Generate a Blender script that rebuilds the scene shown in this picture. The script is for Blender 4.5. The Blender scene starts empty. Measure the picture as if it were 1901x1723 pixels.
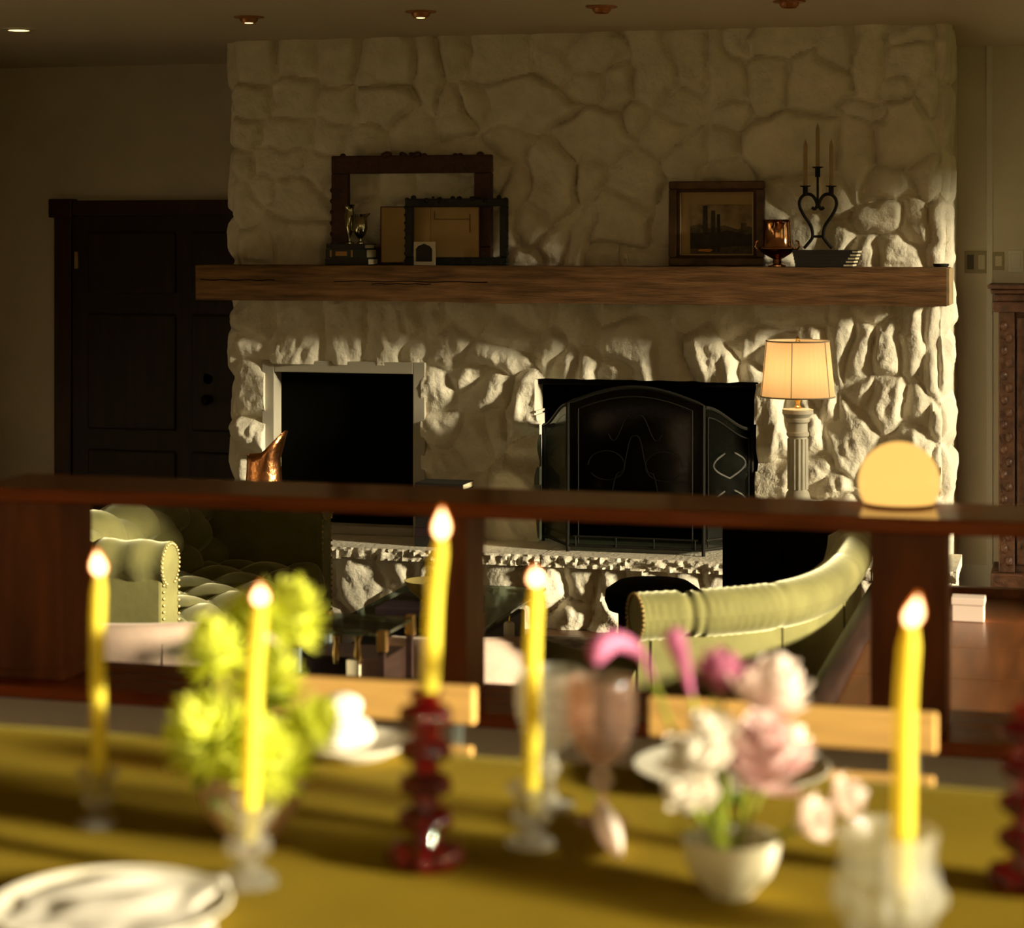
import bpy, math, random
import numpy as np
from mathutils import Vector, Matrix

random.seed(7); np.random.seed(7)
scene = bpy.context.scene
col = scene.collection
PI = math.pi

# ------------------------------------------------------------------ camera
FPX = 3900.0                      # focal length in pixels of the 1901 px wide frame
HOR = 440.0                       # row of the eye level
YAW = math.radians(15.0)
EYE = 1.87
cs, sn = math.cos(YAW), math.sin(YAW)
cam = bpy.data.cameras.new('camera')
cam_o = bpy.data.objects.new('camera', cam); col.objects.link(cam_o)
cam.sensor_width = 36.0
cam.lens = FPX / 1901.0 * 36.0
cam.shift_y = -(861.5 - HOR) / 1901.0
cam_o.location = (0, 0, EYE)
cam_o.rotation_euler = (PI / 2, 0, YAW)
cam.clip_start = 0.05; cam.clip_end = 200
cam.dof.use_dof = True
cam.dof.focus_distance = 10.1
cam.dof.aperture_fstop = 3.1
scene.camera = cam_o

# ------------------------------------------------------------------ sky, sun, exposure
world = bpy.data.worlds.new('world'); scene.world = world
world.use_nodes = True
bg = world.node_tree.nodes['Background']
bg.inputs[0].default_value = (1.0, 0.75, 0.37, 1)
bg.inputs[1].default_value = 0.85
SUN_AZ, SUN_EL = math.radians(12.0), math.radians(11.0)
sun = bpy.data.lights.new('sun', 'SUN')
sun.energy = 17.0
sun.color = (1.0, 0.86, 0.60)
sun.angle = math.radians(7.0)
sun_o = bpy.data.objects.new('sun', sun); col.objects.link(sun_o)
to_sun = Vector((math.cos(SUN_AZ) * math.cos(SUN_EL), -math.sin(SUN_AZ) * math.cos(SUN_EL), math.sin(SUN_EL)))
sun_o.rotation_euler = (-to_sun).to_track_quat('-Z', 'Y').to_euler()
sun_o.location = to_sun * 30
vs = scene.view_settings
vs.view_transform = 'Standard'; vs.look = 'None'; vs.gamma = 1.0; vs.use_curve_mapping = False
vs.exposure = 0.15
scene.cycles.use_denoising = True
scene.cycles.sample_clamp_indirect = 4.0
scene.cycles.max_bounces = 7
scene.cycles.diffuse_bounces = 4
scene.cycles.adaptive_threshold = 0.06
scene.cycles.transmission_bounces = 8
scene.cycles.transparent_max_bounces = 12
scene.cycles.caustics_reflective = False
scene.cycles.caustics_refractive = False

# ------------------------------------------------------------------ survey helpers: a sight line to a place at a known depth or height
def ray(px, py):
    xc = (px - 950.5) / FPX; zc = -(py - HOR) / FPX
    return (-sn + xc * cs, cs + xc * sn, zc)
def PY(px, py, Y):
    r = ray(px, py); t = Y / r[1]
    return Vector((r[0] * t, Y, EYE + r[2] * t))
def PZ(px, py, Z):
    r = ray(px, py); t = (Z - EYE) / r[2]
    return Vector((r[0] * t, r[1] * t, Z))
def PD(px, py, d):
    r = ray(px, py)
    return Vector((r[0] * d, r[1] * d, EYE + r[2] * d))

# ------------------------------------------------------------------ materials
MATS = {}
def mat(name, c, rough=0.5, metal=0.0, var=0.0, vscale=8.0, stretch=(1, 1, 1), bump=0.0, bscale=40.0, spec=0.5,
        trans=0.0, ior=1.45, sheen=0.0, sheen_tint=None, emis=None, estr=0.0, sub=0.0, transl=0.0, c2=None, coat=0.0, clear=0.0):
    m = bpy.data.materials.new(name); m.use_nodes = True
    nt = m.node_tree; N = nt.nodes; Lk = nt.links
    b = N['Principled BSDF']
    b.inputs['Base Color'].default_value = (*c, 1)
    b.inputs['Roughness'].default_value = rough
    b.inputs['Metallic'].default_value = metal
    b.inputs['Specular IOR Level'].default_value = spec
    b.inputs['IOR'].default_value = ior
    b.inputs['Transmission Weight'].default_value = trans
    b.inputs['Coat Weight'].default_value = coat
    if sheen:
        b.inputs['Sheen Weight'].default_value = sheen
        b.inputs['Sheen Roughness'].default_value = 0.35
        if sheen_tint: b.inputs['Sheen Tint'].default_value = (*sheen_tint, 1)
    if sub:
        b.inputs['Subsurface Weight'].default_value = sub
        b.inputs['Subsurface Radius'].default_value = (0.012, 0.008, 0.003)
        b.inputs['Subsurface Scale'].default_value = 1.0
    if emis:
        b.inputs['Emission Color'].default_value = (*emis, 1)
        b.inputs['Emission Strength'].default_value = estr
    tc = mp = None
    if var or bump:
        tc = N.new('ShaderNodeTexCoord'); mp = N.new('ShaderNodeMapping')
        mp.inputs['Scale'].default_value = stretch
        Lk.new(tc.outputs['Object'], mp.inputs['Vector'])
    if var:
        nz = N.new('ShaderNodeTexNoise'); nz.inputs['Scale'].default_value = vscale; nz.inputs['Detail'].default_value = 5
        Lk.new(mp.outputs[0], nz.inputs['Vector'])
        rp = N.new('ShaderNodeValToRGB')
        lo = c2 if c2 else tuple(max(0, v * (1 - var)) for v in c)
        hi = c if c2 else tuple(min(1, v * (1 + var)) for v in c)
        rp.color_ramp.elements[0].position = 0.32; rp.color_ramp.elements[1].position = 0.68
        rp.color_ramp.elements[0].color = (*lo, 1); rp.color_ramp.elements[1].color = (*hi, 1)
        Lk.new(nz.outputs['Fac'], rp.inputs['Fac'])
        Lk.new(rp.outputs['Color'], b.inputs['Base Color'])
    if bump:
        n2 = N.new('ShaderNodeTexNoise'); n2.inputs['Scale'].default_value = bscale; n2.inputs['Detail'].default_value = 4
        Lk.new(mp.outputs[0], n2.inputs['Vector'])
        bp = N.new('ShaderNodeBump'); bp.inputs['Strength'].default_value = bump; bp.inputs['Distance'].default_value = 0.01
        Lk.new(n2.outputs['Fac'], bp.inputs['Height']); Lk.new(bp.outputs['Normal'], b.inputs['Normal'])
    if transl:
        tr = N.new('ShaderNodeBsdfTranslucent'); tr.inputs['Color'].default_value = (*c, 1)
        mx = N.new('ShaderNodeMixShader'); mx.inputs[0].default_value = transl
        Lk.new(b.outputs[0], mx.inputs[1]); Lk.new(tr.outputs[0], mx.inputs[2])
        Lk.new(mx.outputs[0], N['Material Output'].inputs['Surface'])
    if clear:
        tp = N.new('ShaderNodeBsdfTransparent'); tp.inputs['Color'].default_value = (*c, 1)
        mx = N.new('ShaderNodeMixShader'); mx.inputs[0].default_value = clear
        Lk.new(b.outputs[0], mx.inputs[1]); Lk.new(tp.outputs[0], mx.inputs[2])
        Lk.new(mx.outputs[0], N['Material Output'].inputs['Surface'])
    MATS[name] = m
    return m

mat('stone', (0.77, 0.70, 0.565), 0.75, var=0.10, vscale=9, bump=0.5, bscale=55, spec=0.25)
mat('plaster', (0.66, 0.585, 0.45), 0.85, var=0.05, vscale=3, spec=0.2)
mat('ceiling_paint', (0.66, 0.57, 0.43), 0.9, spec=0.2)
mat('white_trim', (0.72, 0.68, 0.58), 0.55, bump=0.1, bscale=60)
mat('niche_paint', (0.42, 0.38, 0.30), 0.7, spec=0.2)
mat('low_wall', (0.84, 0.80, 0.78), 0.8, spec=0.3)
mat('soot', (0.006, 0.0055, 0.0045), 0.9, spec=0.05, bump=0.4, bscale=30)
mat('black_panel', (0.003, 0.003, 0.002), 0.8, spec=0.03)
mat('door_wood', (0.020, 0.010, 0.006), 0.5, var=0.3, vscale=5, stretch=(6, 6, 0.6), spec=0.35)
mat('door_trim', (0.040, 0.013, 0.007), 0.45, var=0.3, vscale=5, stretch=(6, 6, 0.6), spec=0.35)
mat('beam', (0.20, 0.102, 0.042), 0.85, var=0.5, vscale=6, stretch=(0.6, 7, 7), bump=0.7, bscale=22, spec=0.25)
mat('beam_end', (0.36, 0.25, 0.13), 0.8, var=0.2, vscale=20)
mat('mahogany', (0.31, 0.066, 0.013), 0.24, var=0.35, vscale=5, stretch=(0.7, 9, 9), spec=0.45)
mat('cap_wood', (0.29, 0.068, 0.015), 0.15, var=0.35, vscale=5, stretch=(0.7, 9, 9), spec=0.5)
mat('mahogany_up', (0.24, 0.070, 0.020), 0.42, var=0.35, vscale=2.6, stretch=(6, 6, 1.1), spec=0.4)
mat('table_wood', (0.165, 0.050, 0.013), 0.30, var=0.3, vscale=4, stretch=(6, 0.6, 6), spec=0.5)
mat('dark_roll', (0.022, 0.010, 0.007), 0.5, var=0.3, vscale=6, stretch=(6, 0.6, 6), spec=0.25)
mat('floor_wood', (0.10, 0.050, 0.024), 0.4, var=0.35, vscale=5, stretch=(0.6, 7, 7), spec=0.4)
mat('rug', (0.28, 0.24, 0.18), 0.95, var=0.4, vscale=14, c2=(0.13, 0.10, 0.075), bump=0.4, bscale=120, spec=0.1)
mat('velvet', (0.160, 0.148, 0.056), 0.8, var=0.18, vscale=7, sheen=0.9, sheen_tint=(0.85, 0.82, 0.55), spec=0.12, bump=0.12, bscale=25)
mat('pink_velvet', (0.42, 0.305, 0.245), 0.85, var=0.06, vscale=20, sheen=0.5, sheen_tint=(0.9, 0.75, 0.65), spec=0.12, bump=0.1, bscale=200)
mat('black_fabric', (0.006, 0.005, 0.004), 0.9, spec=0.06)
mat('brass', (0.78, 0.50, 0.16), 0.25, 1.0)
mat('dull_brass', (0.45, 0.30, 0.12), 0.4, 1.0)
mat('silver', (0.34, 0.31, 0.20), 0.16, 1.0)
mat('copper_urn', (0.55, 0.27, 0.13), 0.10, 1.0)
mat('copper', (0.80, 0.33, 0.13), 0.28, 1.0, bump=0.35, bscale=45)
mat('iron', (0.016, 0.014, 0.010), 0.65, 0.2, spec=0.2)
mat('steel_blue', (0.42, 0.50, 0.50), 0.35, 0.8)
mat('frame_brown', (0.055, 0.018, 0.008), 0.6, var=0.3, vscale=20, bump=0.5, bscale=60)
mat('frame_black', (0.012, 0.013, 0.009), 0.55, bump=0.5, bscale=60)
mat('frame_gilt', (0.10, 0.052, 0.022), 0.38, 0.3, var=0.4, vscale=14)
mat('gilt_edge', (0.55, 0.42, 0.24), 0.4, 0.4)
mat('mount', (0.36, 0.25, 0.12), 0.85)
mat('cream_page', (0.50, 0.335, 0.15), 0.9, var=0.1, vscale=6)
mat('ink', (0.20, 0.13, 0.055), 0.9)
mat('card', (0.66, 0.56, 0.40), 0.85)
mat('book_dark', (0.016, 0.013, 0.010), 0.6, bump=0.15, bscale=80)
mat('book_green', (0.018, 0.024, 0.016), 0.6)
mat('book_plum', (0.028, 0.013, 0.018), 0.6)
mat('pages', (0.72, 0.62, 0.42), 0.9, bump=0.3, bscale=200)
mat('gold_print', (0.42, 0.20, 0.05), 0.5, 0.3)
mat('paint_sky', (0.23, 0.165, 0.085), 0.7, var=0.45, vscale=14)
mat('paint_dark', (0.030, 0.023, 0.014), 0.7, var=0.4, vscale=30)
mat('paint_mid', (0.085, 0.062, 0.034), 0.7, var=0.5, vscale=30)
mat('paint_boat', (0.66, 0.27, 0.06), 0.6)
mat('wax_tan', (0.40, 0.27, 0.13), 0.6)
mat('wax_yellow', (1.0, 0.84, 0.09), 0.45, transl=0.35, spec=0.35)
mat('wick', (0.02, 0.015, 0.01), 0.9)
mat('switch_plate', (0.62, 0.55, 0.38), 0.45)
mat('switch_cover', (0.34, 0.28, 0.16), 0.45)
mat('switch_dark', (0.09, 0.075, 0.045), 0.5)
mat('carved', (0.085, 0.035, 0.018), 0.5, var=0.4, vscale=18, bump=1.0, bscale=28)
mat('shade', (0.86, 0.66, 0.42), 0.9, transl=0.55, spec=0.1)
mat('shade_trim', (0.42, 0.34, 0.24), 0.8)
mat('marble', (0.72, 0.66, 0.53), 0.35, var=0.08, vscale=10)
mat('globe', (0.30, 0.16, 0.05), 0.2, emis=(1.0, 0.55, 0.13), estr=1.12)
mat('bulb', (1, 0.8, 0.5), 0.5, emis=(1.0, 0.70, 0.28), estr=2.5)
mat('bulb_dim', (1, 0.8, 0.5), 0.5, emis=(1.0, 0.42, 0.12), estr=0.8)
mat('can_copper', (0.42, 0.17, 0.06), 0.4, 0.5)
mat('glass', (0.96, 0.98, 0.94), 0.02, trans=1.0, ior=1.48)
mat('crystal', (0.98, 0.98, 0.94), 0.06, trans=0.86, ior=1.5, clear=0.52, bump=0.35, bscale=90)
mat('screen_glass', (0.70, 0.78, 0.72), 0.08, trans=1.0, ior=1.3, clear=0.3)
mat('table_glass', (0.62, 0.74, 0.68), 0.02, trans=1.0, ior=1.4, clear=0.4)
mat('tumbler_glass', (0.98, 0.98, 0.94), 0.06, trans=0.60, ior=1.5, clear=0.74, bump=0.35, bscale=90)
mat('ruby', (0.50, 0.006, 0.014), 0.04, trans=0.90, ior=1.5, clear=0.12)
mat('rose_glass', (0.97, 0.84, 0.79), 0.06, trans=0.95, ior=1.48, clear=0.66, bump=0.35, bscale=90)
mat('cloth', (0.215, 0.142, 0.006), 0.9, var=0.10, vscale=5, sheen=0.05, sheen_tint=(0.8, 0.7, 0.2), spec=0.07, bump=0.12, bscale=300)
mat('oak', (0.72, 0.42, 0.13), 0.5, var=0.14, vscale=6, stretch=(0.8, 8, 8), spec=0.3)
mat('porcelain', (0.80, 0.75, 0.64), 0.25)
mat('blush_bowl', (0.70, 0.47, 0.35), 0.4, var=0.15, vscale=9)
mat('napkin', (0.86, 0.82, 0.76), 0.9, transl=0.35)
mat('plate_grey', (0.46, 0.44, 0.38), 0.3)
mat('petal_green', (0.86, 0.90, 0.15), 0.7, var=0.12, vscale=20, transl=0.5)
mat('leaf', (0.10, 0.17, 0.02), 0.6, var=0.25, vscale=15, transl=0.25)
mat('leaf_light', (0.36, 0.42, 0.05), 0.6, transl=0.35)
mat('petal_white', (0.93, 0.88, 0.80), 0.7, transl=0.3)
mat('petal_pink', (0.93, 0.66, 0.66), 0.7, var=0.2, vscale=30, transl=0.3)
mat('petal_blush', (0.97, 0.81, 0.75), 0.7, var=0.12, vscale=30, transl=0.3)
mat('petal_mauve', (0.46, 0.14, 0.25), 0.6, transl=0.25)
mat('calla', (0.66, 0.20, 0.40), 0.55, transl=0.3)
mat('box_pale', (0.78, 0.62, 0.55), 0.7)
mat('bowl_olive', (0.38, 0.30, 0.10), 0.4)
mat('tree_bark', (0.10, 0.07, 0.04), 0.9)
mat('lawn', (0.10, 0.14, 0.04), 0.95, var=0.3, vscale=0.8)
mat('chrome', (0.7, 0.7, 0.68), 0.2, 1.0)

def flame_mat(name, c, s, mixf):
    m = bpy.data.materials.new(name); m.use_nodes = True; nt = m.node_tree; nt.nodes.clear()
    o = nt.nodes.new('ShaderNodeOutputMaterial'); e = nt.nodes.new('ShaderNodeEmission')
    e.inputs[0].default_value = (*c, 1); e.inputs[1].default_value = s
    t = nt.nodes.new('ShaderNodeBsdfTransparent'); x = nt.nodes.new('ShaderNodeMixShader'); x.inputs[0].default_value = mixf
    nt.links.new(t.outputs[0], x.inputs[1]); nt.links.new(e.outputs[0], x.inputs[2]); nt.links.new(x.outputs[0], o.inputs[0])
    MATS[name] = m
flame_mat('flame_outer', (1.0, 0.20, 0.015), 2.6, 0.6)
flame_mat('flame_core', (1.0, 0.72, 0.34), 14.0, 1.0)

def pane_mat():
    m = bpy.data.materials.new('window_pane'); m.use_nodes = True; nt = m.node_tree; nt.nodes.clear()
    o = nt.nodes.new('ShaderNodeOutputMaterial'); t = nt.nodes.new('ShaderNodeBsdfTransparent')
    t.inputs[0].default_value = (0.97, 0.98, 0.96, 1); nt.links.new(t.outputs[0], o.inputs[0])
    MATS['window_pane'] = m
pane_mat()

# ------------------------------------------------------------------ mesh helpers
class MB:
    def __init__(s): s.v = []; s.f = []
    def add(s, V, F):
        n = len(s.v); s.v += [tuple(p) for p in V]; s.f += [tuple(i + n for i in f) for f in F]; return s
    def box(s, x0, x1, y0, y1, z0, z1):
        V = [(x0, y0, z0), (x1, y0, z0), (x1, y1, z0), (x0, y1, z0), (x0, y0, z1), (x1, y0, z1), (x1, y1, z1), (x0, y1, z1)]
        return s.add(V, [(0, 3, 2, 1), (4, 5, 6, 7), (0, 1, 5, 4), (1, 2, 6, 5), (2, 3, 7, 6), (3, 0, 4, 7)])
    def lathe(s, prof, n=24, c=(0, 0, 0), lobes=0, amp=0.0, cap=True):
        V = []; F = []
        for (r, z) in prof:
            for k in range(n):
                a = 2 * PI * k / n
                rr = r * (1 + amp * math.cos(lobes * a)) if lobes else r
                V.append((c[0] + rr * math.cos(a), c[1] + rr * math.sin(a), c[2] + z))
        for i in range(len(prof) - 1):
            for k in range(n):
                F.append((i * n + k, i * n + (k + 1) % n, (i + 1) * n + (k + 1) % n, (i + 1) * n + k))
        if cap:
            F.append(tuple(range(n - 1, -1, -1))); L = (len(prof) - 1) * n; F.append(tuple(range(L, L + n)))
        return s.add(V, F)
    def tube(s, pts, r, n=8, closed=False):
        pts = [Vector(p) for p in pts]; m = len(pts); V = []; F = []
        rs = r if isinstance(r, (list, tuple)) else [r] * m
        up = None
        for i in range(m):
            if closed: t = (pts[(i + 1) % m] - pts[i - 1])
            else: t = pts[min(i + 1, m - 1)] - pts[max(i - 1, 0)]
            t.normalize()
            if up is None:
                up = Vector((0, 0, 1)) if abs(t.z) < 0.9 else Vector((1, 0, 0))
            a = t.cross(up); 
            if a.length < 1e-6: a = t.orthogonal()
            a.normalize(); up = a.cross(t).normalized()
            for k in range(n):
                q = 2 * PI * k / n
                V.append(pts[i] + (a * math.cos(q) + up * math.sin(q)) * rs[i])
        for i in range(m if closed else m - 1):
            j = (i + 1) % m
            for k in range(n):
                F.append((i * n + k, i * n + (k + 1) % n, j * n + (k + 1) % n, j * n + k))
        if not closed:
            F.append(tuple(range(n - 1, -1, -1))); F.append(tuple(range((m - 1) * n, m * n)))
        return s.add(V, F)
    def ball(s, c, r, n=12, m=8, sz=1.0):
        V = [(c[0], c[1], c[2] - r * sz)]; F = []
        for i in range(1, m):
            t = PI * i / m
            for k in range(n):
                a = 2 * PI * k / n
                V.append((c[0] + r * math.sin(t) * math.cos(a), c[1] + r * math.sin(t) * math.sin(a), c[2] - r * sz * math.cos(t)))
        V.append((c[0], c[1], c[2] + r * sz)); last = len(V) - 1
        for k in range(n): F.append((0, 1 + (k + 1) % n, 1 + k)); F.append((last, 1 + (m - 2) * n + k, 1 + (m - 2) * n + (k + 1) % n))
        for i in range(m - 2):
            for k in range(n):
                F.append((1 + i * n + k, 1 + i * n + (k + 1) % n, 1 + (i + 1) * n + (k + 1) % n, 1 + (i + 1) * n + k))
        return s.add(V, F)
    def prism(s, poly, y0, y1):            # polygon in (x, z), thick in y
        n = len(poly)
        V = [(x, y0, z) for x, z in poly] + [(x, y1, z) for x, z in poly]
        F = [tuple(range(n)), tuple(range(2 * n - 1, n - 1, -1))] + [(i + n, (i + 1) % n + n, (i + 1) % n, i) for i in range(n)]
        return s.add(V, F)
    def grid(s, P, closed_u=False):        # P[i][j] -> points
        nu, nv = len(P), len(P[0]); V = [p for row in P for p in row]; F = []
        for i in range(nu if closed_u else nu - 1):
            for j in range(nv - 1):
                a = i * nv + j; b = ((i + 1) % nu) * nv + j
                F.append((a, b, b + 1, a + 1))
        return s.add(V, F)
    def build(s, name, m, parent=None, smooth=True, bevel=0.0, loc=None, angle=40, solid=0.0):
        me = bpy.data.meshes.new(name); me.from_pydata(s.v, [], s.f); me.validate(); me.update()
        me.materials.append(MATS[m])
        o = bpy.data.objects.new(name, me); col.objects.link(o)
        if parent: o.parent = parent
        if loc is not None: o.location = loc
        if solid:
            md = o.modifiers.new('solid', 'SOLIDIFY'); md.thickness = solid; md.offset = 0
        if bevel:
            md = o.modifiers.new('bevel', 'BEVEL'); md.width = bevel; md.segments = 2; md.limit_method = 'ANGLE'
        if smooth:
            me.polygons.foreach_set('use_smooth', [True] * len(me.polygons))
            me.set_sharp_from_angle(angle=math.radians(angle))
        return o

def box(name, m, x0, x1, y0, y1, z0, z1, parent=None, bevel=0.0):
    return MB().box(x0, x1, y0, y1, z0, z1).build(name, m, parent, smooth=False, bevel=bevel)
def tag(o, label=None, cat=None, group=None, kind=None):
    if label: o['label'] = label
    if cat: o['category'] = cat
    if group: o['group'] = group
    if kind: o['kind'] = kind
    return o
def thing(name, label, cat, loc=(0, 0, 0), rz=0.0, group=None):
    o = bpy.data.objects.new(name, None); col.objects.link(o)
    o.empty_display_size = 0.05
    o.location = loc; o.rotation_euler = (0, 0, rz)
    return tag(o, label, cat, group)
def struct(o):
    o['kind'] = 'structure'; return o
def sub(o, name, m, mb, **k): return mb.build(name, m, o, **k)

def vnoise(x, y, seed=0):
    """smooth value noise on numpy arrays"""
    xi = np.floor(x).astype(np.int64); yi = np.floor(y).astype(np.int64)
    xf = x - xi; yf = y - yi
    u = xf * xf * (3 - 2 * xf); v = yf * yf * (3 - 2 * yf)
    def h(a, b):
        n = (a * 374761393 + b * 668265263 + seed * 974711) & 0x7fffffff
        n = ((n ^ (n >> 13)) * 1274126177) & 0x7fffffff
        return ((n ^ (n >> 16)) & 0xffff) / 65535.0
    return (h(xi, yi) * (1 - u) + h(xi + 1, yi) * u) * (1 - v) + (h(xi, yi + 1) * (1 - u) + h(xi + 1, yi + 1) * u) * v - 0.5
def fbm(x, y, seed=0, oct=4):
    r = 0; a = 1.0
    for i in range(oct):
        r = r + a * vnoise(x * 2 ** i, y * 2 ** i, seed + i * 17); a *= 0.5
    return r

# ================================================================== THE SETTING
CEIL = 2.88; WB = 11.37; XL, XR = -6.25, 3.2; YR = -1.6; DIN = 0.36
YC = 10.14                      # chimney face
# floors
fl = box('floor', 'floor_wood', XL, XR, 4.55, WB, -0.06, -0.02); struct(fl)
for i in range(46):             # lounge boards, laid along the room
    y0 = 4.56 + i * 0.148
    if y0 + 0.146 > WB: break
    MB().box(XL, XR, y0, y0 + 0.145, -0.02, 0.0).build('plank', 'floor_wood', fl, smooth=False, bevel=0.002)
df = struct(box('floor_dining', 'floor_wood', XL, XR, YR, 4.56, -0.06, DIN))
struct(box('ceiling', 'ceiling_paint', XL, XR, YR, WB, CEIL, CEIL + 0.1))
struct(box('wall_back', 'plaster', XL - 0.1, XR + 0.1, WB, WB + 0.12, -0.06, CEIL + 0.1))
struct(box('wall_left', 'plaster', XL - 0.12, XL, YR, WB, -0.06, CEIL + 0.1))
FW = (-2.6, 2.9, 0.55, 2.7)     # wide window in the wall behind the photographer
struct(MB().box(XL - 0.1, FW[0], YR - 0.12, YR, -0.06, CEIL + 0.1).box(FW[1], XR + 0.1, YR - 0.12, YR, -0.06, CEIL + 0.1)
       .box(FW[0], FW[1], YR - 0.12, YR, -0.06, FW[2]).box(FW[0], FW[1], YR - 0.12, YR, FW[3], CEIL + 0.1).build('wall_front', 'plaster', smooth=False))
wf = struct(MB().box(FW[0], FW[1], YR - 0.1, YR + 0.02, FW[2], FW[2] + 0.05).box(FW[0], FW[1], YR - 0.1, YR + 0.02, FW[3] - 0.05, FW[3])
            .box(FW[0], FW[0] + .05, YR - 0.1, YR + 0.02, FW[2], FW[3]).box(FW[1] - .05, FW[1], YR - 0.1, YR + 0.02, FW[2], FW[3]).build('window_4', 'white_trim', smooth=False))
for k in range(1, 5):
    x = FW[0] + (FW[1] - FW[0]) * k / 5
    box('mullion', 'white_trim', x - .03, x + .03, YR - 0.08, YR - .02, FW[2] + .05, FW[3] - .05, wf)
MB().box(FW[0] + .05, FW[1] - .05, YR - .052, YR - .048, FW[2] + .05, FW[3] - .05).build('pane', 'window_pane', wf, smooth=False)
la = bpy.data.lights.new('sky_portal', 'AREA'); la.shape = 'RECTANGLE'; la.size = FW[1] - FW[0]; la.size_y = FW[3] - FW[2]; la.cycles.is_portal = True
lo = bpy.data.objects.new('sky_portal', la); col.objects.link(lo); lo.location = ((FW[0] + FW[1]) / 2, YR - .13, (FW[2] + FW[3]) / 2); lo.rotation_euler = (PI / 2, 0, 0)
# right wall with three wide windows
WIN = [(-0.9, 2.85, 0.85, 2.5), (4.15, 6.65, 0.55, 2.5), (8.05, 10.2, 0.30, 2.8)]
wr = MB(); ys = YR
for (a, b, s, h) in WIN:
    wr.box(XR, XR + 0.14, ys, a, -0.06, CEIL + 0.1)
    wr.box(XR, XR + 0.14, a, b, -0.06, s); wr.box(XR, XR + 0.14, a, b, h, CEIL + 0.1); ys = b
wr.box(XR, XR + 0.14, ys, WB, -0.06, CEIL + 0.1)
struct(wr.build('wall_right', 'plaster', smooth=False))
for i, (a, b, s, h) in enumerate(WIN):
    n = max(2, round((b - a) / 0.62))
    w = struct(MB().box(XR - 0.02, XR + 0.12, a, b, s, s + 0.05).box(XR - 0.02, XR + 0.12, a, b, h - 0.05, h)
               .box(XR - 0.02, XR + 0.12, a, a + 0.05, s, h).box(XR - 0.02, XR + 0.12, b - 0.05, b, s, h).build('window_%d' % (i + 1), 'white_trim', smooth=False))
    for k in range(1, n):
        y = a + (b - a) * k / n
        box('mullion', 'white_trim', XR + 0.02, XR + 0.08, y - 0.025, y + 0.025, s + 0.05, h - 0.05, w)
    zc = s + (h - s) * 0.5
    box('mullion', 'white_trim', XR + 0.03, XR + 0.07, a + 0.05, b - 0.05, zc - 0.018, zc + 0.018, w)
    MB().box(XR + 0.048, XR + 0.052, a + 0.05, b - 0.05, s + 0.05, h - 0.05).build('pane', 'window_pane', w, smooth=False)
    la = bpy.data.lights.new('sky_portal', 'AREA'); la.shape = 'RECTANGLE'; la.size = b - a; la.size_y = h - s
    la.cycles.is_portal = True
    lo = bpy.data.objects.new('sky_portal', la); col.objects.link(lo)
    lo.location = (XR + 0.13, (a + b) / 2, (s + h) / 2); lo.rotation_euler = (0, PI / 2, 0)
    la.size, la.size_y = h - s, b - a
struct(box('ground', 'lawn', XR + 0.2, 60, -40, 50, -0.5, -0.35))
# added unseen tree outside the lounge window, breaking up low sun on the chimney
tree = thing('added_shade_tree', 'added leafy tree, out of view, softening the sun on the chimney', 'tree', (8.0, 8.1, -0.35))
MB().tube([(0, 0, 0), (.05, 0, 1.0), (-.03, .05, 2.0), (.06, 0, 3.4)], [.12, .10, .08, .03], 10).build('trunk', 'tree_bark', tree)
tr_ = random.Random(5); lm = MB()
for k in range(2900):
    while True:
        q = Vector((tr_.uniform(-1, 1), tr_.uniform(-1, 1), tr_.uniform(-1, 1)))
        if q.length < 1: break
    if tr_.random() > .30 + .70 * min(1, max(0, (q.z + .5) / .9)): continue
    c = Vector((q.x * 1.3, q.y * 2.2, 3.1 + q.z * 2.0)); a = Vector((tr_.gauss(0, 1), tr_.gauss(0, 1), tr_.gauss(0, 1))).normalized(); b = a.orthogonal().normalized()
    l_, w_ = tr_.uniform(.07, .12), tr_.uniform(.03, .05)
    lm.add([c - a * l_, c + b * w_, c + a * l_, c - b * w_], [(0, 1, 2, 3)])
tag(lm.build('shade_foliage', 'leaf', tree, smooth=False), kind='stuff')
# baseboard on the right part of the back wall, corner bead beside the chimney
struct(box('baseboard_back', 'white_trim', -0.59, XR, WB - 0.018, WB, 0, 0.14))
struct(box('trim_1', 'white_trim', -0.45, -0.42, WB - 0.012, WB, 0.14, CEIL))

# ------------------------------------------------------------------ panelled door in the back wall
dl = PY(103, 378, WB); dr_x = -4.30
dw0 = PY(142, 400, WB).x; dtop = 2.02
door = struct(MB().box(dw0 - 0.004, dr_x, WB - 0.045, WB - 0.005, 0.0, dtop).build('door_1', 'door_wood', smooth=False, bevel=0.003))
pw = (dr_x - dw0 - 0.3) / 2
for c in range(2):
    for (z0, z1) in ((0.14, 0.62), (0.74, 1.42), (1.54, 1.9)):
        x0 = dw0 + 0.1 + c * (pw + 0.1)
        MB().box(x0, x0 + pw, WB - 0.062, WB - 0.04, z0, z1).build('panel', 'door_wood', door, smooth=False, bevel=0.012)
tl = MB().box(dl.x + 0.02, dw0 - 0.005, WB - 0.06, WB, 0, 2.0).build('casing', 'door_trim', door, smooth=False, bevel=0.006)
MB().box(dr_x + 0.0, dr_x + 0.1, WB - 0.06, WB, 0, 2.0).build('casing', 'door_trim', door, smooth=False, bevel=0.006)
hd = MB().box(dl.x + 0.02, dr_x + 0.1, WB - 0.065, WB, 2.0, 2.085).build('head_casing', 'door_trim', door, smooth=False, bevel=0.006)
MB().box(dl.x - 0.005, dw0 + 0.01, WB - 0.085, WB, 1.985, 2.095).build('corner_block', 'door_trim', door, smooth=False, bevel=0.008)
MB().box(dr_x - 0.015, dr_x + 0.115, WB - 0.085, WB, 1.985, 2.095).build('corner_block', 'door_trim', door, smooth=False, bevel=0.008)
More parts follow.
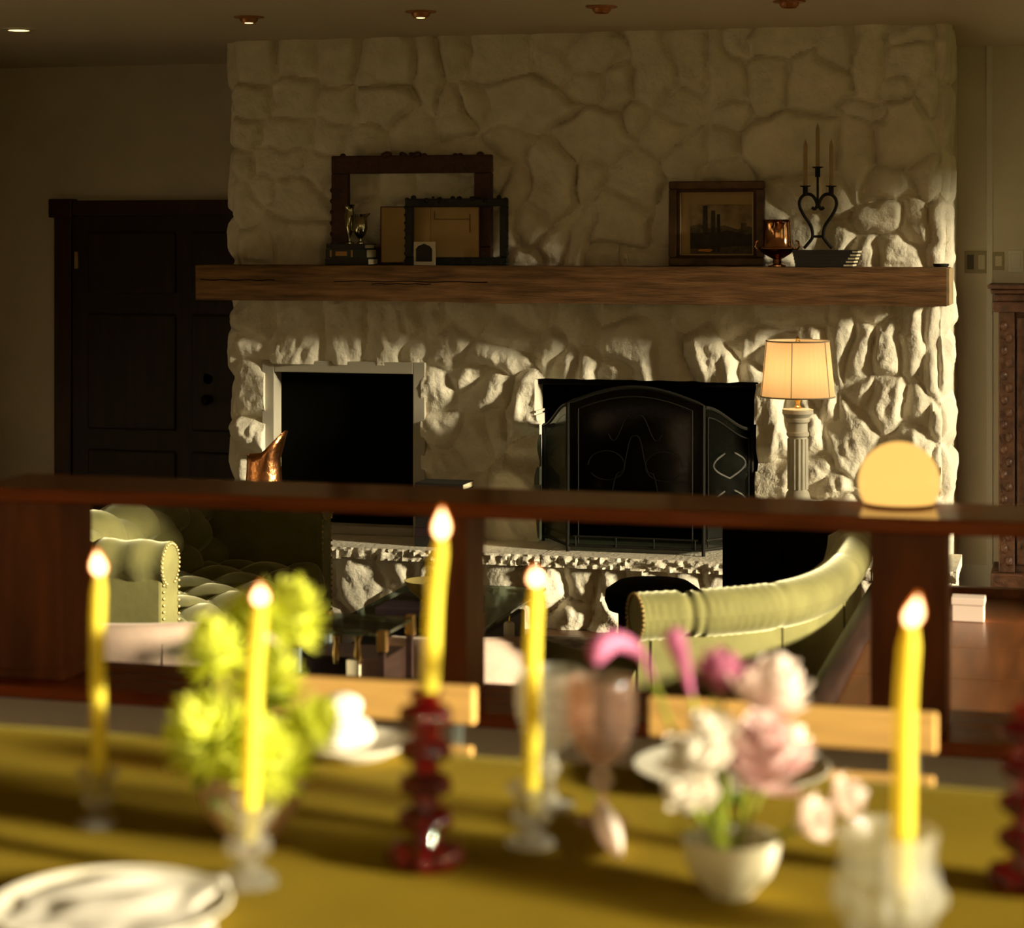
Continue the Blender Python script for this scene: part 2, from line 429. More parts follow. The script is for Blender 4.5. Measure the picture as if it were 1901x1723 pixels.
hp = PY(144, 483, WB - 0.05)
MB().box(hp.x - 0.012, hp.x + 0.012, WB - 0.068, WB - 0.05, hp.z - 0.05, hp.z + 0.05).build('hinge', 'dull_brass', door, smooth=False)
kp = PY(386, 742, WB - 0.06)
MB().ball((kp.x, WB - 0.09, kp.z), 0.03).build('knob', 'iron', door)
MB().lathe([(0.03, 0), (0.03, 0.012)], 16).build('keyhole_plate', 'iron', door, loc=(kp.x, WB - 0.05, kp.z + 0.12)).rotation_euler = (PI / 2, 0, 0)

# ------------------------------------------------------------------ fieldstone chimney breast, painted white
X0, X1 = PY(428, 700, YC).x, PY(1752, 700, YC).x
W = X1 - X0
NICHE = (PY(497, 680, YC).x, PY(785, 680, YC).x, 0.36, 1.222)
FIRE = (PY(1000, 800, YC).x, PY(1406, 800, YC).x, 0.355, 1.163)
SEEDS = []
def S(px, py, rx, ry, a=0.0, rough=None, depth=None):
    p = PY(px, py, YC); k = 10.35 / FPX
    SEEDS.append([p.x - X0, p.z, rx * k, ry * k, math.radians(a), rough, depth])
for t in [(470,115,48,42),(548,112,42,40),(466,190,42,36),(545,186,44,42),(628,118,42,42),(715,120,52,40),(632,190,44,34),(458,245,38,34),(540,250,50,32),
          (618,250,42,30),(715,205,62,38,-10),(668,258,40,24),(455,310,34,30),(525,305,52,34),(600,318,40,30),(795,150,28,62,12),(765,238,42,34),(838,210,30,40),
          (845,110,34,38),(448,380,26,44),(497,350,26,26),(556,372,54,34,-14),(466,462,36,32),(552,446,62,40),(660,345,44,34),(738,345,46,34),(820,345,46,32),
          (690,415,52,36),(790,410,50,36),(650,470,40,24),(750,470,50,24),(850,300,44,26),(870,400,36,46),(850,470,44,24)]: S(*t)
for t in [(915,108,62,38),(1022,112,34,40),(888,188,24,34,20),(980,192,76,42,-12),(1104,104,50,22),(1100,158,50,26),(1150,160,32,42),(1212,132,30,58,8),(1290,118,36,62,8),
          (948,268,38,30,30),(905,318,40,30),(1102,255,74,40),(1184,222,26,28),(1238,250,40,40,35),(1020,340,40,84,8),(1094,335,28,50),(1180,335,52,50,25),(1148,402,60,56,15),
          (955,345,30,40),(930,440,46,34),(985,420,30,40),(1030,450,22,58,-28),(1085,440,20,64,-24),(1190,478,62,18),(1278,290,40,50,20),(1255,400,44,46),(1270,200,36,30),
          (985,478,40,20),(1130,475,30,20)]: S(*t)
for t in [(1335,140,44,66),(1366,82,26,44,-25),(1430,80,66,22),(1424,160,36,48),(1527,165,54,50),(1616,122,28,66),(1692,112,48,40),(1702,66,46,14),(1668,168,26,24),
          (1730,180,24,40),(1352,216,36,26),(1462,266,80,50,8),(1335,268,34,30),(1345,318,44,28),(1600,208,44,20,-20),(1588,290,32,66),(1682,250,56,48),(1560,95,30,30),
          (1660,345,52,30),(1722,330,26,48),(1480,360,56,34),(1556,370,30,44),(1638,402,52,26,10),(1560,440,46,28,20),(1606,466,32,34),(1690,400,24,50,18),(1672,470,34,40,20),
          (1738,430,20,60),(1500,440,46,34),(1400,400,50,46),(1420,475,60,24),(1330,380,46,42),(1330,460,50,34)]: S(*t)
for t in [(462,600,54,38),(556,622,60,48),(640,612,46,52),(726,612,48,52),(772,652,26,26),(452,640,40,30),(460,728,40,56,0,0.15),(460,806,40,34,0,1.4,0.075),(445,880,26,44),
          (455,960,40,40),(803,596,24,34),(832,640,36,44,10),(812,722,30,38),(822,798,34,46,0,1.2),(835,856,46,30,0,1.2),(850,930,60,40,0,0.8)]: S(*t)
for t in [(872,592,40,24),(946,620,44,30,15,0.2),(988,580,36,22),(1074,604,36,36,0,1.0),(1018,642,28,30),(914,664,58,30,5),(1044,662,24,26),(1092,678,24,28),(1176,640,56,46,0,0.7),
          (868,700,42,26),(906,736,48,36),(968,775,26,70,-6,1.8,0.085),(918,800,28,44),(878,820,34,50),(872,890,36,34,0,1.2),(950,884,54,34,0,1.3,0.07),(940,960,56,36,0,1.2),(975,838,32,30,0,1.4),
          (1130,578,40,20),(1140,690,28,20)]: S(*t)
for t in [(1218,576,50,20),(1280,580,36,24),(1248,662,28,64,22,1.0),(1322,660,34,66,24,2.0,0.08),(1370,600,40,30),(1410,640,52,30),(1400,700,30,22),(1474,590,56,30),(1440,660,36,36),(1500,650,34,46),
          (1560,622,24,62,-8),(1594,660,22,60,6),(1622,580,42,18),(1660,642,26,54,-20),(1702,622,26,64,-14),(1738,600,20,54),(1742,700,18,66),(1440,790,46,66,0,1.3,0.07),(1450,886,48,46,0,1.0),
          (1540,752,20,56,22,1.0),(1578,826,36,70,8,1.2),(1520,720,24,36),(1646,742,32,44),(1700,756,28,36),(1736,780,18,44,0,1.2,0.08),(1625,874,40,40),(1505,880,30,40),(1540,905,46,26,0,2.0),
          (1692,850,34,54),(1738,880,18,50),(1606,720,24,34),(1490,780,28,56,15),(1640,940,50,30),(1580,960,40,30),(1480,960,50,30),(1720,960,40,36)]: S(*t)
rng = random.Random(3)
for side in (-1, 1):                              # the returns of the chimney
    for i in range(20):
        z = (i // 2 + 0.5) * CEIL / 10; u = (i % 2 + 0.5) * 0.26 + rng.uniform(-.05, .05)
        SEEDS.append([-u if side < 0 else W + u, z + rng.uniform(-.05, .05), 0.16, 0.16, rng.uniform(-.5, .5), None, None])

def relief(seeds, Sg, Zg, base=0.05, seed=1, rough_of=lambda z: 0.5):
    """label and height of every grid point: elliptical cells with recessed joints, tilted faces and chisel marks"""
    ws = Sg + 0.05 * fbm(Sg * 5, Zg * 5, seed); wz = Zg + 0.05 * fbm(Sg * 5 + 40, Zg * 5, seed + 5)
    d1 = np.full(Sg.shape, 1e9); d2 = np.full(Sg.shape, 1e9); lab = np.zeros(Sg.shape, int)
    for i, (s, z, rs, rz, a, ro, de) in enumerate(seeds):
        ca, sa = math.cos(a), math.sin(a)
        ds, dz = ws - s, wz - z
        d = np.sqrt(((ds * ca + dz * sa) / rs) ** 2 + ((-ds * sa + dz * ca) / rz) ** 2)
        d *= 1 + 0.0
        nearer = d < d1
        d2 = np.where(nearer, d1, np.minimum(d2, d)); lab = np.where(nearer, i, lab); d1 = np.where(nearer, d, d1)
    rmean = np.array([0.5 * (q[2] + q[3]) for q in seeds])[lab]
    border = (d2 - d1) * rmean * 0.5
    prof = 1 - np.exp(-(np.maximum(border, 0) / np.where(Zg > 1.72, 0.021, 0.032)) ** 1.5)
    rg = random.Random(seed)
    dep = np.array([q[6] if q[6] else base * rg.uniform(0.6, 1.25) for q in seeds])[lab]
    tx = np.array([rg.uniform(-.13, .13) for q in seeds])[lab]; tz = np.array([rg.uniform(-.12, .12) for q in seeds])[lab]
    ro = np.array([q[5] if q[5] is not None else rough_of(q[1]) * rg.uniform(.6, 1.4) for q in seeds])[lab]
    cs_ = np.array([q[0] for q in seeds])[lab]; cz_ = np.array([q[1] for q in seeds])[lab]
    h = prof * (dep + tx * (Sg - cs_) + tz * (Zg - cz_))
    ang = np.array([rg.uniform(-.7, .5) for q in seeds])[lab]
    sr, zr = Sg * np.cos(ang) - Zg * np.sin(ang), Sg * np.sin(ang) + Zg * np.cos(ang)
    chis = fbm(sr * 16 + 3 * lab, zr * 7, seed + 9, 5)
    ridg = 0.5 - np.abs(fbm(sr * 20 + lab, zr * 5, seed + 31, 4))
    h = h + prof * ro * (0.022 * chis + 0.014 * ridg) + 0.007 * fbm(Sg * 22, Zg * 22, seed + 3, 4)
    return lab, h

def stone_face(parent, lab, Pt, keep, back, names='stone'):
    """one mesh for each stone out of the shared relief; where a stone meets an opening its edge turns back"""
    ni, nj = lab.shape
    cell = lab[:-1, :-1]
    for L in np.unique(cell[keep]):
        ii, jj = np.nonzero((cell == L) & keep)
        idx = {}; V = []; F = []
        def vid(i, j):
            if (i, j) not in idx: idx[(i, j)] = len(V); V.append(tuple(Pt[i, j]))
            return idx[(i, j)]
        for i, j in zip(ii, jj):
            F.append((vid(i, j), vid(i + 1, j), vid(i + 1, j + 1), vid(i, j + 1)))
            for (di, dj, e) in ((-1, 0, ((i, j + 1), (i, j))), (1, 0, ((i + 1, j), (i + 1, j + 1))), (0, -1, ((i, j), (i + 1, j))), (0, 1, ((i + 1, j + 1), (i, j + 1)))):
                a, b = i + di, j + dj
                if 0 <= a < ni - 1 and 0 <= b < nj - 1 and not keep[a, b]:
                    p, q = e
                    n0 = len(V); V.append(tuple(back[p])); V.append(tuple(back[q]))
                    F.append((vid(*q), vid(*p), n0, n0 + 1))
        if len(F) < 6 and False: continue
        m = MB(); m.v = V; m.f = F
        o = m.build(names, 'stone', parent, angle=75)

core = MB()
core.box(X0, X0 + 0.02, YC + 0.5, WB, 0, CEIL).box(X1 - 0.02, X1, YC + 0.35, WB, 0, CEIL)
chim = struct(core.build('wall_chimney', 'plaster', smooth=False))
st = 0.0105
s_ax = np.arange(-0.52, W + 0.38, st); z_ax = np.linspace(0.0, CEIL, int(CEIL / st) + 1)
Sg, Zg = np.meshgrid(s_ax, z_ax, indexing='ij')
lab, H = relief(SEEDS, Sg, Zg, 0.046, 1, lambda z: 1.0 if z < 1.6 else (0.7 if z < 1.9 else 0.22))
H = H * np.where((Sg < 0.02) | (Sg > W - 0.02), 0.75, 1.0)
H = np.where((Zg > 1.54) & (Zg < 1.745) & (Sg > -0.1), np.minimum(H, 0.04), H)
def face_pt(S_, H_):
    """wrap round both corners with a rounded arris"""
    R = 0.06
    x = np.clip(S_, 0, W) + X0
    y = YC + np.maximum(0, -S_) + np.maximum(0, S_ - W)
    tL = np.clip((R - S_) / (2 * R), 0, 1) * PI / 2; tR = np.clip((S_ - W + R) / (2 * R), 0, 1) * PI / 2
    nx = -np.sin(tL) + np.sin(tR); ny = -np.cos(np.maximum(tL, tR))
    cr = 0.024 * (np.sin(2 * tL) + np.sin(2 * tR))
    return x + nx * (H_ - cr), y + ny * (H_ - cr)
px_, py_ = face_pt(Sg, H); Pt = np.stack([px_, py_, Zg], -1)
bx_, by_ = face_pt(Sg, np.full_like(H, -0.10)); Bk = np.stack([bx_, by_, Zg], -1)
cx = 0.5 * (px_[:-1, :-1] + px_[1:, 1:]); cz = 0.5 * (Zg[:-1, :-1] + Zg[1:, 1:]); onf = (Sg[:-1, :-1] > 0) & (Sg[:-1, :-1] < W)
jag = 0.018 * fbm(Zg[:-1, :-1] * 9, Sg[:-1, :-1] * 9, 77)
keep = ~(onf & (cx > NICHE[0]) & (cx < NICHE[1]) & (cz > NICHE[2] - 0.1) & (cz < NICHE[3]))
keep &= ~(onf & (cx > FIRE[0] + jag) & (cx < FIRE[1] + jag) & (cz > FIRE[2] - 0.1) & (cz < FIRE[3]))
keep &= ~((cz < 0.30) & onf)
stone_face(chim, lab, Pt, keep, Bk)

# niche: white frame round a black lining
fx0, fx1 = PY(513, 690, YC).x, PY(770, 690, YC).x; ftop = 1.177; fbot = 0.40
nb = MB().box(NICHE[0] - 0.02, fx0, YC - 0.032, YC + 0.12, 0.355, NICHE[3] + 0.015).box(fx1, NICHE[1] + 0.02, YC - 0.032, YC + 0.12, 0.355, NICHE[3] + 0.015)
nb.box(fx0, fx1, YC - 0.032, YC + 0.12, ftop, NICHE[3] + 0.015).box(fx0, fx1, YC - 0.03, YC + 0.12, 0.355, fbot)
nb.build('niche_frame', 'niche_paint', chim, smooth=False, bevel=0.004)
MB().box(fx0 - .02, fx1 + .02, YC + 0.07, YC + 0.10, 0.36, 1.2).build('niche_lining', 'black_panel', chim, smooth=False)
# firebox
a0, a1 = FIRE[0] - 0.05, FIRE[1] + 0.05
fb = MB().box(a0, a0 + 0.03, YC + 0.05, YC + 0.75, 0.30, 1.25).box(a1 - 0.03, a1, YC + 0.05, YC + 0.75, 0.30, 1.25)
fb.box(a0, a1, YC + 0.72, YC + 0.75, 0.3, 1.25).box(a0, a1, YC + 0.05, YC + 0.75, 1.2, 1.25).box(a0, a1, YC + 0.05, YC + 0.75, 0.30, 0.352)
fb.build('firebox', 'soot', chim, smooth=False)
MB().box(a0 + 0.02, a1 - 0.02, YC + 0.012, YC + 0.09, 1.135, 1.166).build('lintel', 'soot', chim, smooth=False, bevel=0.004)

# raised hearth: rough fronted slab over a rubble face
HY0, HY1 = 9.70, YC + 0.10; HX0, HX1 = X0 - 0.02, X1 + 0.06
hearth = struct(MB().box(HX0, HX1, HY0 + 0.06, HY1, 0.0, 0.30).build('floor_hearth', 'plaster', smooth=False))
for (sx0, sx1) in ((HX0 - 0.02, -2.46), (-2.455, -0.9), (-0.895, HX1 + 0.02)):      # slab stones
    nx = int((sx1 - sx0) / 0.012)
    xs = np.linspace(sx0, sx1, nx + 1); zs = np.linspace(0.300, 0.355, 7)
    A, B = np.meshgrid(xs, zs, indexing='ij')
    D = 0.030 * np.abs(fbm(A * 24, B * 30, 5, 3)) + 0.016 * fbm(A * 60, B * 60, 8, 2)
    D[:, -1] *= 0.4
    P = [[(A[i, j], HY0 - D[i, j], B[i, j]) for j in range(7)] + [(A[i, 6], HY1, 0.355)] for i in range(nx + 1)]
    m = MB().grid(P); n0 = len(m.v); m.box(sx0, sx1, HY0 + 0.05, HY1, 0.3, 0.354)
    m.build('slab', 'stone', hearth, angle=35)
hs = []
rg = random.Random(11)
for t in [(660,1085,54,44),(735,1070,34,30),(735,1120,40,26),(800,1085,40,44),(870,1090,40,40),(925,1085,34,40),(965,1130,36,34),(1015,1090,30,40),(1060,1130,36,30),(1080,1085,30,34),(1140,1110,34,54,-20),(1200,1100,40,50),
          (1270,1100,40,48),(1340,1090,40,44),(1410,1100,44,44),(1480,1100,40,44),(1550,1095,40,44),(1610,1095,36,44),(1670,1095,36,44),(1730,1095,36,44),(590,1085,44,44),(520,1085,40,44),(455,1085,40,44),(620,1130,30,30),(830,1140,40,24)]:
    p = PY(t[0], t[1], HY0 + 0.05); k = 10.0 / FPX
    hs.append([p.x, min(max(p.z, 0.03), 0.28), t[2] * k, t[3] * k, math.radians(t[4]) if len(t) > 4 else 0.0, None, None])
Sg2, Zg2 = np.meshgrid(np.arange(HX0, HX1, 0.014), np.linspace(0, 0.30, 22), indexing='ij')
lab2, H2 = relief(hs, Sg2, Zg2, 0.05, 4, lambda z: 1.5)
Pt2 = np.stack([Sg2, HY0 + 0.05 - H2, Zg2], -1)
stone_face(hearth, lab2, Pt2, np.ones((Sg2.shape[0] - 1, Sg2.shape[1] - 1), bool), Pt2)

# ------------------------------------------------------------------ mantel beam
MX0, MX1 = PY(363, 520, 9.8).x, PY(1757, 520, 9.8).x
def beam_mesh(x0, x1, y0, y1, z0, z1):
    n = 150; m = 5; P = []
    xs = np.linspace(x0, x1, n)
    for x in xs:
        ring = []
        w = lambda k: 0.006 * float(fbm(np.array([x * 3.0 + 9 * k]), np.array([k * 3.1]), 21, 3)[0])
        for j in range(m): ring.append((x, y0 + w(1 + j * .31), z0 + (z1 - z0) * j / (m - 1) + (w(7) if j == 0 else w(8) if j == m - 1 else 0)))
        ring.append((x, y1, z1)); ring.append((x, y1, z0)); ring.append(ring[0]); P.append(ring)
    mb = MB().grid(P); k = m + 3
    mb.f.append(tuple(range(m + 2))[::-1]); L = (n - 1) * k; mb.f.append(tuple(range(L, L + m + 2)))
    return mb
mantel = tag(beam_mesh(MX0, MX1, 9.80, YC - 0.0, 1.552, 1.728).build('mantel_beam', 'beam', angle=30), 'rough-hewn brown timber mantel beam across the white stone chimney', 'mantel')
MB().box(MX1 - 0.002, MX1 + 0.012, 9.805, YC, 1.556, 1.724).build('sawn_end', 'beam_end', mantel, smooth=False)
for (p0, p1, zz) in ((372, 510, 1.655), (620, 905, 1.652), (690, 800, 1.640)):      # drying cracks
    q0, q1 = PY(p0, 500, 9.8).x, PY(p1, 500, 9.8).x
    MB().tube([(q0 + (q1 - q0) * t / 12, 9.799, zz + 0.0022 * math.sin(t * 1.7 + p0)) for t in range(13)], 0.0022, 5).build('crack', 'soot', mantel)
# ------------------------------------------------------------------ half-height divider between dining room and lounge
CAPZ, CAPB, SHZ = 1.296, 1.264, 0.848
div = thing('room_divider', 'open mahogany divider with wide cap rail, posts and lower shelf', 'divider', (-1.2, 4.49, DIN))
def L(o, p): return Vector(p) - o.location
ox, oy, oz = div.location
def dbox(name, m, x0, x1, y0, y1, z0, z1, bevel=0.004): return MB().box(x0 - ox, x1 - ox, y0 - oy, y1 - oy, z0 - oz, z1 - oz).build(name, m, div, smooth=False, bevel=bevel)
dbox('cap_rail', 'cap_wood', -2.462, 1.6, 4.345, 4.63, CAPB, CAPZ, 0.006)
dbox('lower_shelf', 'mahogany', -2.6, 1.6, 4.33, 4.64, SHZ - 0.03, SHZ, 0.006)
def post(x0, x1, y0=4.40, y1=4.552, plinth=False):
    p = dbox('post', 'mahogany_up', x0, x1, y0, y1, SHZ, CAPB, 0.003)
    if plinth:
        MB().box(x0 - ox - .006, x1 - ox + .006, y0 - oy - .008, y1 - oy + .008, SHZ - oz, SHZ - oz + .022).build('plinth', 'mahogany_up', p, smooth=False, bevel=0.004)
        for k in range(7):        # reeded end
            yy = y0 - oy + 0.016 + k * 0.02
            MB().tube([(x1 - ox, yy, SHZ - oz + .03), (x1 - ox, yy, CAPB - oz)], 0.004, 6).build('reed', 'mahogany_up', p)
post(-2.46, -2.25, plinth=True); post(-1.353, -1.283); post(-0.41, -0.255); post(0.9, 1.05)
struct(box('wall_low', 'low_wall', -2.55, XR, 4.40, 4.56, -0.02, SHZ - 0.03))
struct(box('trim_2', 'white_trim', -2.565, -2.545, 4.385, 4.57, 0.0, SHZ - 0.03))

def wp(root, name, m, mb, parent=None, **k):
    """part given in room coordinates, stored relative to its thing"""
    l = root.location
    mb.v = [(x - l[0], y - l[1], z - l[2]) for x, y, z in mb.v]
    return mb.build(name, m, parent or root, **k)
def single(name, m, mb, label, cat, base, group=None, **k):
    mb.v = [(x - base[0], y - base[1], z - base[2]) for x, y, z in mb.v]
    return tag(mb.build(name, m, None, loc=base, **k), label, cat, group)
def copy_tree(o, parent=None):
    c = o.copy(); col.objects.link(c)
    if parent: c.parent = parent
    for ch in list(o.children): copy_tree(ch, c)
    return c
def sweep(path, prof, closed=False):
    """path: list of (x, y) with outward normal to the right of travel; prof: closed list of (offset, z)"""
    n = len(path); P = []
    for i, (x, y) in enumerate(path):
        a = path[max(i - 1, 0)]; b = path[min(i + 1, n - 1)]
        tx, ty = b[0] - a[0], b[1] - a[1]; l = math.hypot(tx, ty) or 1
        nx, ny = ty / l, -tx / l
        pr = prof(i / (n - 1)) if callable(prof) else prof
        P.append([(x + nx * o, y + ny * o, z) for o, z in pr] + [(x + nx * pr[0][0], y + ny * pr[0][0], pr[0][1])])
    mb = MB().grid(P); k = len(P[0])
    mb.f.append(tuple(range(k - 1))); Lx = (n - 1) * k; mb.f.append(tuple(range(Lx + k - 2, Lx - 1, -1)))
    return mb
def spline(pts, n=40):
    out = []
    m = len(pts)
    for s in range(n + 1):
        t = s / n * (m - 1); i = min(int(t), m - 2); u = t - i
        p0 = Vector(pts[max(i - 1, 0)]); p1 = Vector(pts[i]); p2 = Vector(pts[i + 1]); p3 = Vector(pts[min(i + 2, m - 1)])
        out.append(0.5 * ((2 * p1) + (p2 - p0) * u + (2 * p0 - 5 * p1 + 4 * p2 - p3) * u * u + (3 * p1 - p0 - 3 * p2 + p3) * u ** 3))
    return out
def pill(a, b):
    sa, sb = abs(math.sin(PI * a)), abs(math.sin(PI * b))
    d = math.hypot(a - round(a), b - round(b))          # nearest button
    return 0.45 * (sa * sb) ** 0.7 + 0.55 * (1 - math.exp(-(d / 0.30) ** 1.6))

# ================================================================== LOUNGE
# ------------------------------------------------------------------ button-tufted green sofa by the door
sofa = thing('tufted_sofa', 'green velvet button-tufted sofa with nailhead trim beside the dark door', 'sofa', (-3.66, 8.17, 0))
SX0, SX1, SY0, SY1 = -4.06, -3.29, 7.24, 9.10
wp(sofa, 'base', 'velvet', MB().box(SX0, SX1, SY0 + .02, SY1 - .02, 0.10, 0.27), smooth=False, bevel=0.015)
def tuft_grid(fn, nu, nv, cu, cv):
    return [[fn(i / nu, j / nv, pill(cu * i / nu + cv * j / nv, cu * i / nu - cv * j / nv)) for j in range(nv + 1)] for i in range(nu + 1)]
def seat_fn(u, v, p):
    e = min(1, min(u, 1 - u) / 0.10, min(v, 1 - v) / 0.04); e = math.sqrt(max(0, 1 - (1 - e) ** 2))
    return (-3.83 + u * 0.57, SY0 + 0.17 + v * (SY1 - SY0 - 0.34), 0.27 + e * (0.080 + 0.070 * p))
seat = wp(sofa, 'seat', 'velvet', MB().grid(tuft_grid(seat_fn, 70, 200, 1.7, 5.0)), angle=80)
def back_fn(u, v, p):                        # u along the sofa, v upwards and over the top roll
    y = SY0 + 0.14 + u * (SY1 - SY0 - 0.28)
    if v < 0.72:
        k = v / 0.72; bx, bz, nx, nz = -3.83 - 0.06 * k, 0.30 + 0.275 * k, 1, 0.15
    else:
        a = (v - 0.72) / 0.28 * PI; bx, bz, nx, nz = -3.97 + 0.08 * math.cos(a), 0.575 + 0.065 * math.sin(a), math.cos(a), math.sin(a); p = p * (1 - (v - .72) / .28) + 0.6 * (v - .72) / .28
    d = 0.115 * p
    return (bx + nx * d, y, bz + nz * d)
wp(sofa, 'backrest', 'velvet', MB().grid(tuft_grid(back_fn, 200, 70, 5.0, 1.7)), angle=80)
wp(sofa, 'back_panel', 'velvet', MB().box(SX0, -3.9, SY0 + .05, SY1 - .05, 0.26, 0.60), smooth=False, bevel=0.02)
bt = MB()
for i in range(14):
    for j in range(5):
        u = (i + (j % 2) * 0.5) / 5.0; v = j / 3.4
        if 0.02 < u < 0.98: bt.ball((-3.83 + v * 0.53 + .02, SY0 + .17 + u * (SY1 - SY0 - .34), 0.362), 0.011, 8, 6)
wp(sofa, 'seat_buttons', 'velvet', bt, parent=seat)
def arm(y0, y1, ztop, roll_to, name='arm'):
    a = wp(sofa, name, 'velvet', MB().box(SX0 + .02, SX1 - .005, min(y0, y1), max(y0, y1), 0.10, ztop - 0.10), smooth=False, bevel=0.012)
    r = 0.088; yc = roll_to
    pts = [(SX0 + .03 + (SX1 - SX0 - .03) * t / 30, yc, ztop - r) for t in range(31)]
    mb = MB()
    P = []
    for t in range(31):
        x = pts[t][0]; puff = 1 + 0.05 * math.sin(t * 1.05) - (0.16 if t in (17,) else 0.05 if t in (16, 18) else 0)
        P.append([(x, yc + r * puff * 0.95 * math.cos(q), ztop - r + r * puff * math.sin(q)) for q in [2 * PI * k / 20 for k in range(21)]])
    mb.grid(P); mb.f.append(tuple(range(20))[::-1]); mb.f.append(tuple(range(30 * 21, 30 * 21 + 20)))
    wp(sofa, 'arm_roll', 'velvet', mb, parent=a, angle=60)
    nh = MB()
    for k in range(26):
        q = -0.35 * PI + 1.7 * PI * k / 25; nh.ball((SX1 + .002, yc + (r - .01) * math.cos(q), ztop - r + (r - .01) * math.sin(q)), 0.006, 6, 4)
    for s_ in (min(y0, y1) + .012, max(y0, y1) - .012):
        for k in range(18): nh.ball((SX1 - .002, s_, 0.14 + k * (ztop - .30) / 17), 0.006, 6, 4)
    wp(sofa, 'nailhead_trim', 'dull_brass', nh, parent=a)
    return a
arm(SY0, SY0 + 0.16, 0.725, SY0 + 0.065); arm(SY1 - 0.14, SY1, 0.745, SY1 - 0.07)
wp(sofa, 'arm_panel', 'velvet', MB().box(SX0 + .03, SX1 - .01, SY1 - .145, SY1 - .02, 0.3, 0.70), smooth=False, bevel=0.015)
for (x, y) in ((SX0 + .06, SY0 + .08), (SX1 - .06, SY0 + .08), (SX0 + .06, SY1 - .08), (SX1 - .06, SY1 - .08)):
    wp(sofa, 'leg', 'dark_roll', MB().lathe([(0.022, 0), (0.03, 0.05), (0.035, 0.10)], 12, (x, y, 0)))

# ------------------------------------------------------------------ curved green sofa seen from behind
csofa = thing('curved_sofa', 'green velvet curved sofa with rolled back seen from behind', 'sofa', (-1.1, 7.1, 0))
raw = [(1172, 6.43), (1250, 6.47), (1330, 6.52), (1400, 6.59), (1460, 6.71), (1506, 6.92), (1538, 7.25), (1558, 7.65), (1568, 8.10), (1570, 8.50)]
path = spline([PD(p, 900, d).xy.to_3d() for p, d in raw], 90)
path = [(p.x, p.y) for p in path]
RT = 0.073
def roll_prof(t):
    w = 1.0
    for c, wd, am in ((0.125, .012, .16), (0.155, .010, .08), (0.36, .012, .06), (0.66, .015, .05), (0.80, .015, .05)):
        w -= am * math.exp(-((t - c) / wd) ** 2)
    fine = 0.018 if t < 0.34 else 0.004
    return [(RT * w * (1 + fine * math.sin(t * 330 + 3 * math.sin(5 * q))) * math.cos(q) + 0.045, 0.715 + RT * w * (1 + fine * math.sin(t * 290 + 4 * math.sin(3 * q))) * math.sin(q)) for q in [2 * PI * k / 22 for k in range(22)]]
# dense path for the gathers
dp = spline([Vector((x, y, 0)) for x, y in path], 360); dpath = [(p.x, p.y) for p in dp]
roll = wp(csofa, 'back_roll', 'velvet', sweep(dpath, roll_prof), angle=80)
end = dpath[0]
nh = MB()
tx, ty = dpath[3][0] - dpath[0][0], dpath[3][1] - dpath[0][1]; tl_ = math.hypot(tx, ty); tx /= tl_; ty /= tl_; nx_, ny_ = ty, -tx
for k in range(30):
    q = 2 * PI * k / 30; o = 0.045 + (RT - .004) * math.cos(q)
    nh.ball((end[0] + nx_ * o - tx * .004, end[1] + ny_ * o - ty * .004, 0.715 + (RT - .004) * math.sin(q)), 0.006, 6, 4)
wp(csofa, 'nailhead_trim', 'dull_brass', nh, parent=roll)
wp(csofa, 'back_panel', 'velvet', sweep(path, [(0.045, 0.08), (0.065, 0.35), (0.06, 0.66), (0.0, 0.70), (-0.07, 0.66), (-0.09, 0.30), (-0.05, 0.08)]), angle=50)
for c in (4, 34, 58):                         # upright seams with piping
    x, y = path[c]; a, b = path[c - 1], path[c + 1]; l = math.hypot(b[0] - a[0], b[1] - a[1]); ux, uy = (b[1] - a[1]) / l, -(b[0] - a[0]) / l
    wp(csofa, 'piping', 'velvet', MB().tube([(x + ux * o, y + uy * o, z) for o, z in ((.047, .09), (.066, .35), (.062, .65))], 0.005, 6))
wp(csofa, 'seat', 'velvet', sweep([path[i] for i in range(0, 91, 3)], [(-0.06, 0.12), (-0.06, 0.36), (-0.12, 0.42), (-0.50, 0.43), (-0.58, 0.38), (-0.58, 0.12)]), angle=50)
# left end arm swells out beyond the roll
e0 = Vector((path[0][0], path[0][1], 0))
inn = Vector((-nx_, -ny_, 0)); tv = Vector((tx, ty, 0))
armp = [e0 + tv * .04 - inn * .02, e0 - tv * .06 + inn * .12, e0 - tv * .12 + inn * .30, e0 - tv * .14 + inn * .46]
armp = [(p.x, p.y) for p in spline(armp, 20)]
wp(csofa, 'arm', 'velvet', sweep(armp, [(0.05, 0.08), (0.06, 0.45), (0.03, 0.55), (-0.03, 0.58), (-0.10, 0.52), (-0.10, 0.08)]), angle=60)
for i in (8, 45, 84):
    x, y = path[i]; wp(csofa, 'leg', 'dark_roll', MB().lathe([(0.02, 0), (0.03, 0.09)], 10, (x - .02, y + .02, 0)))

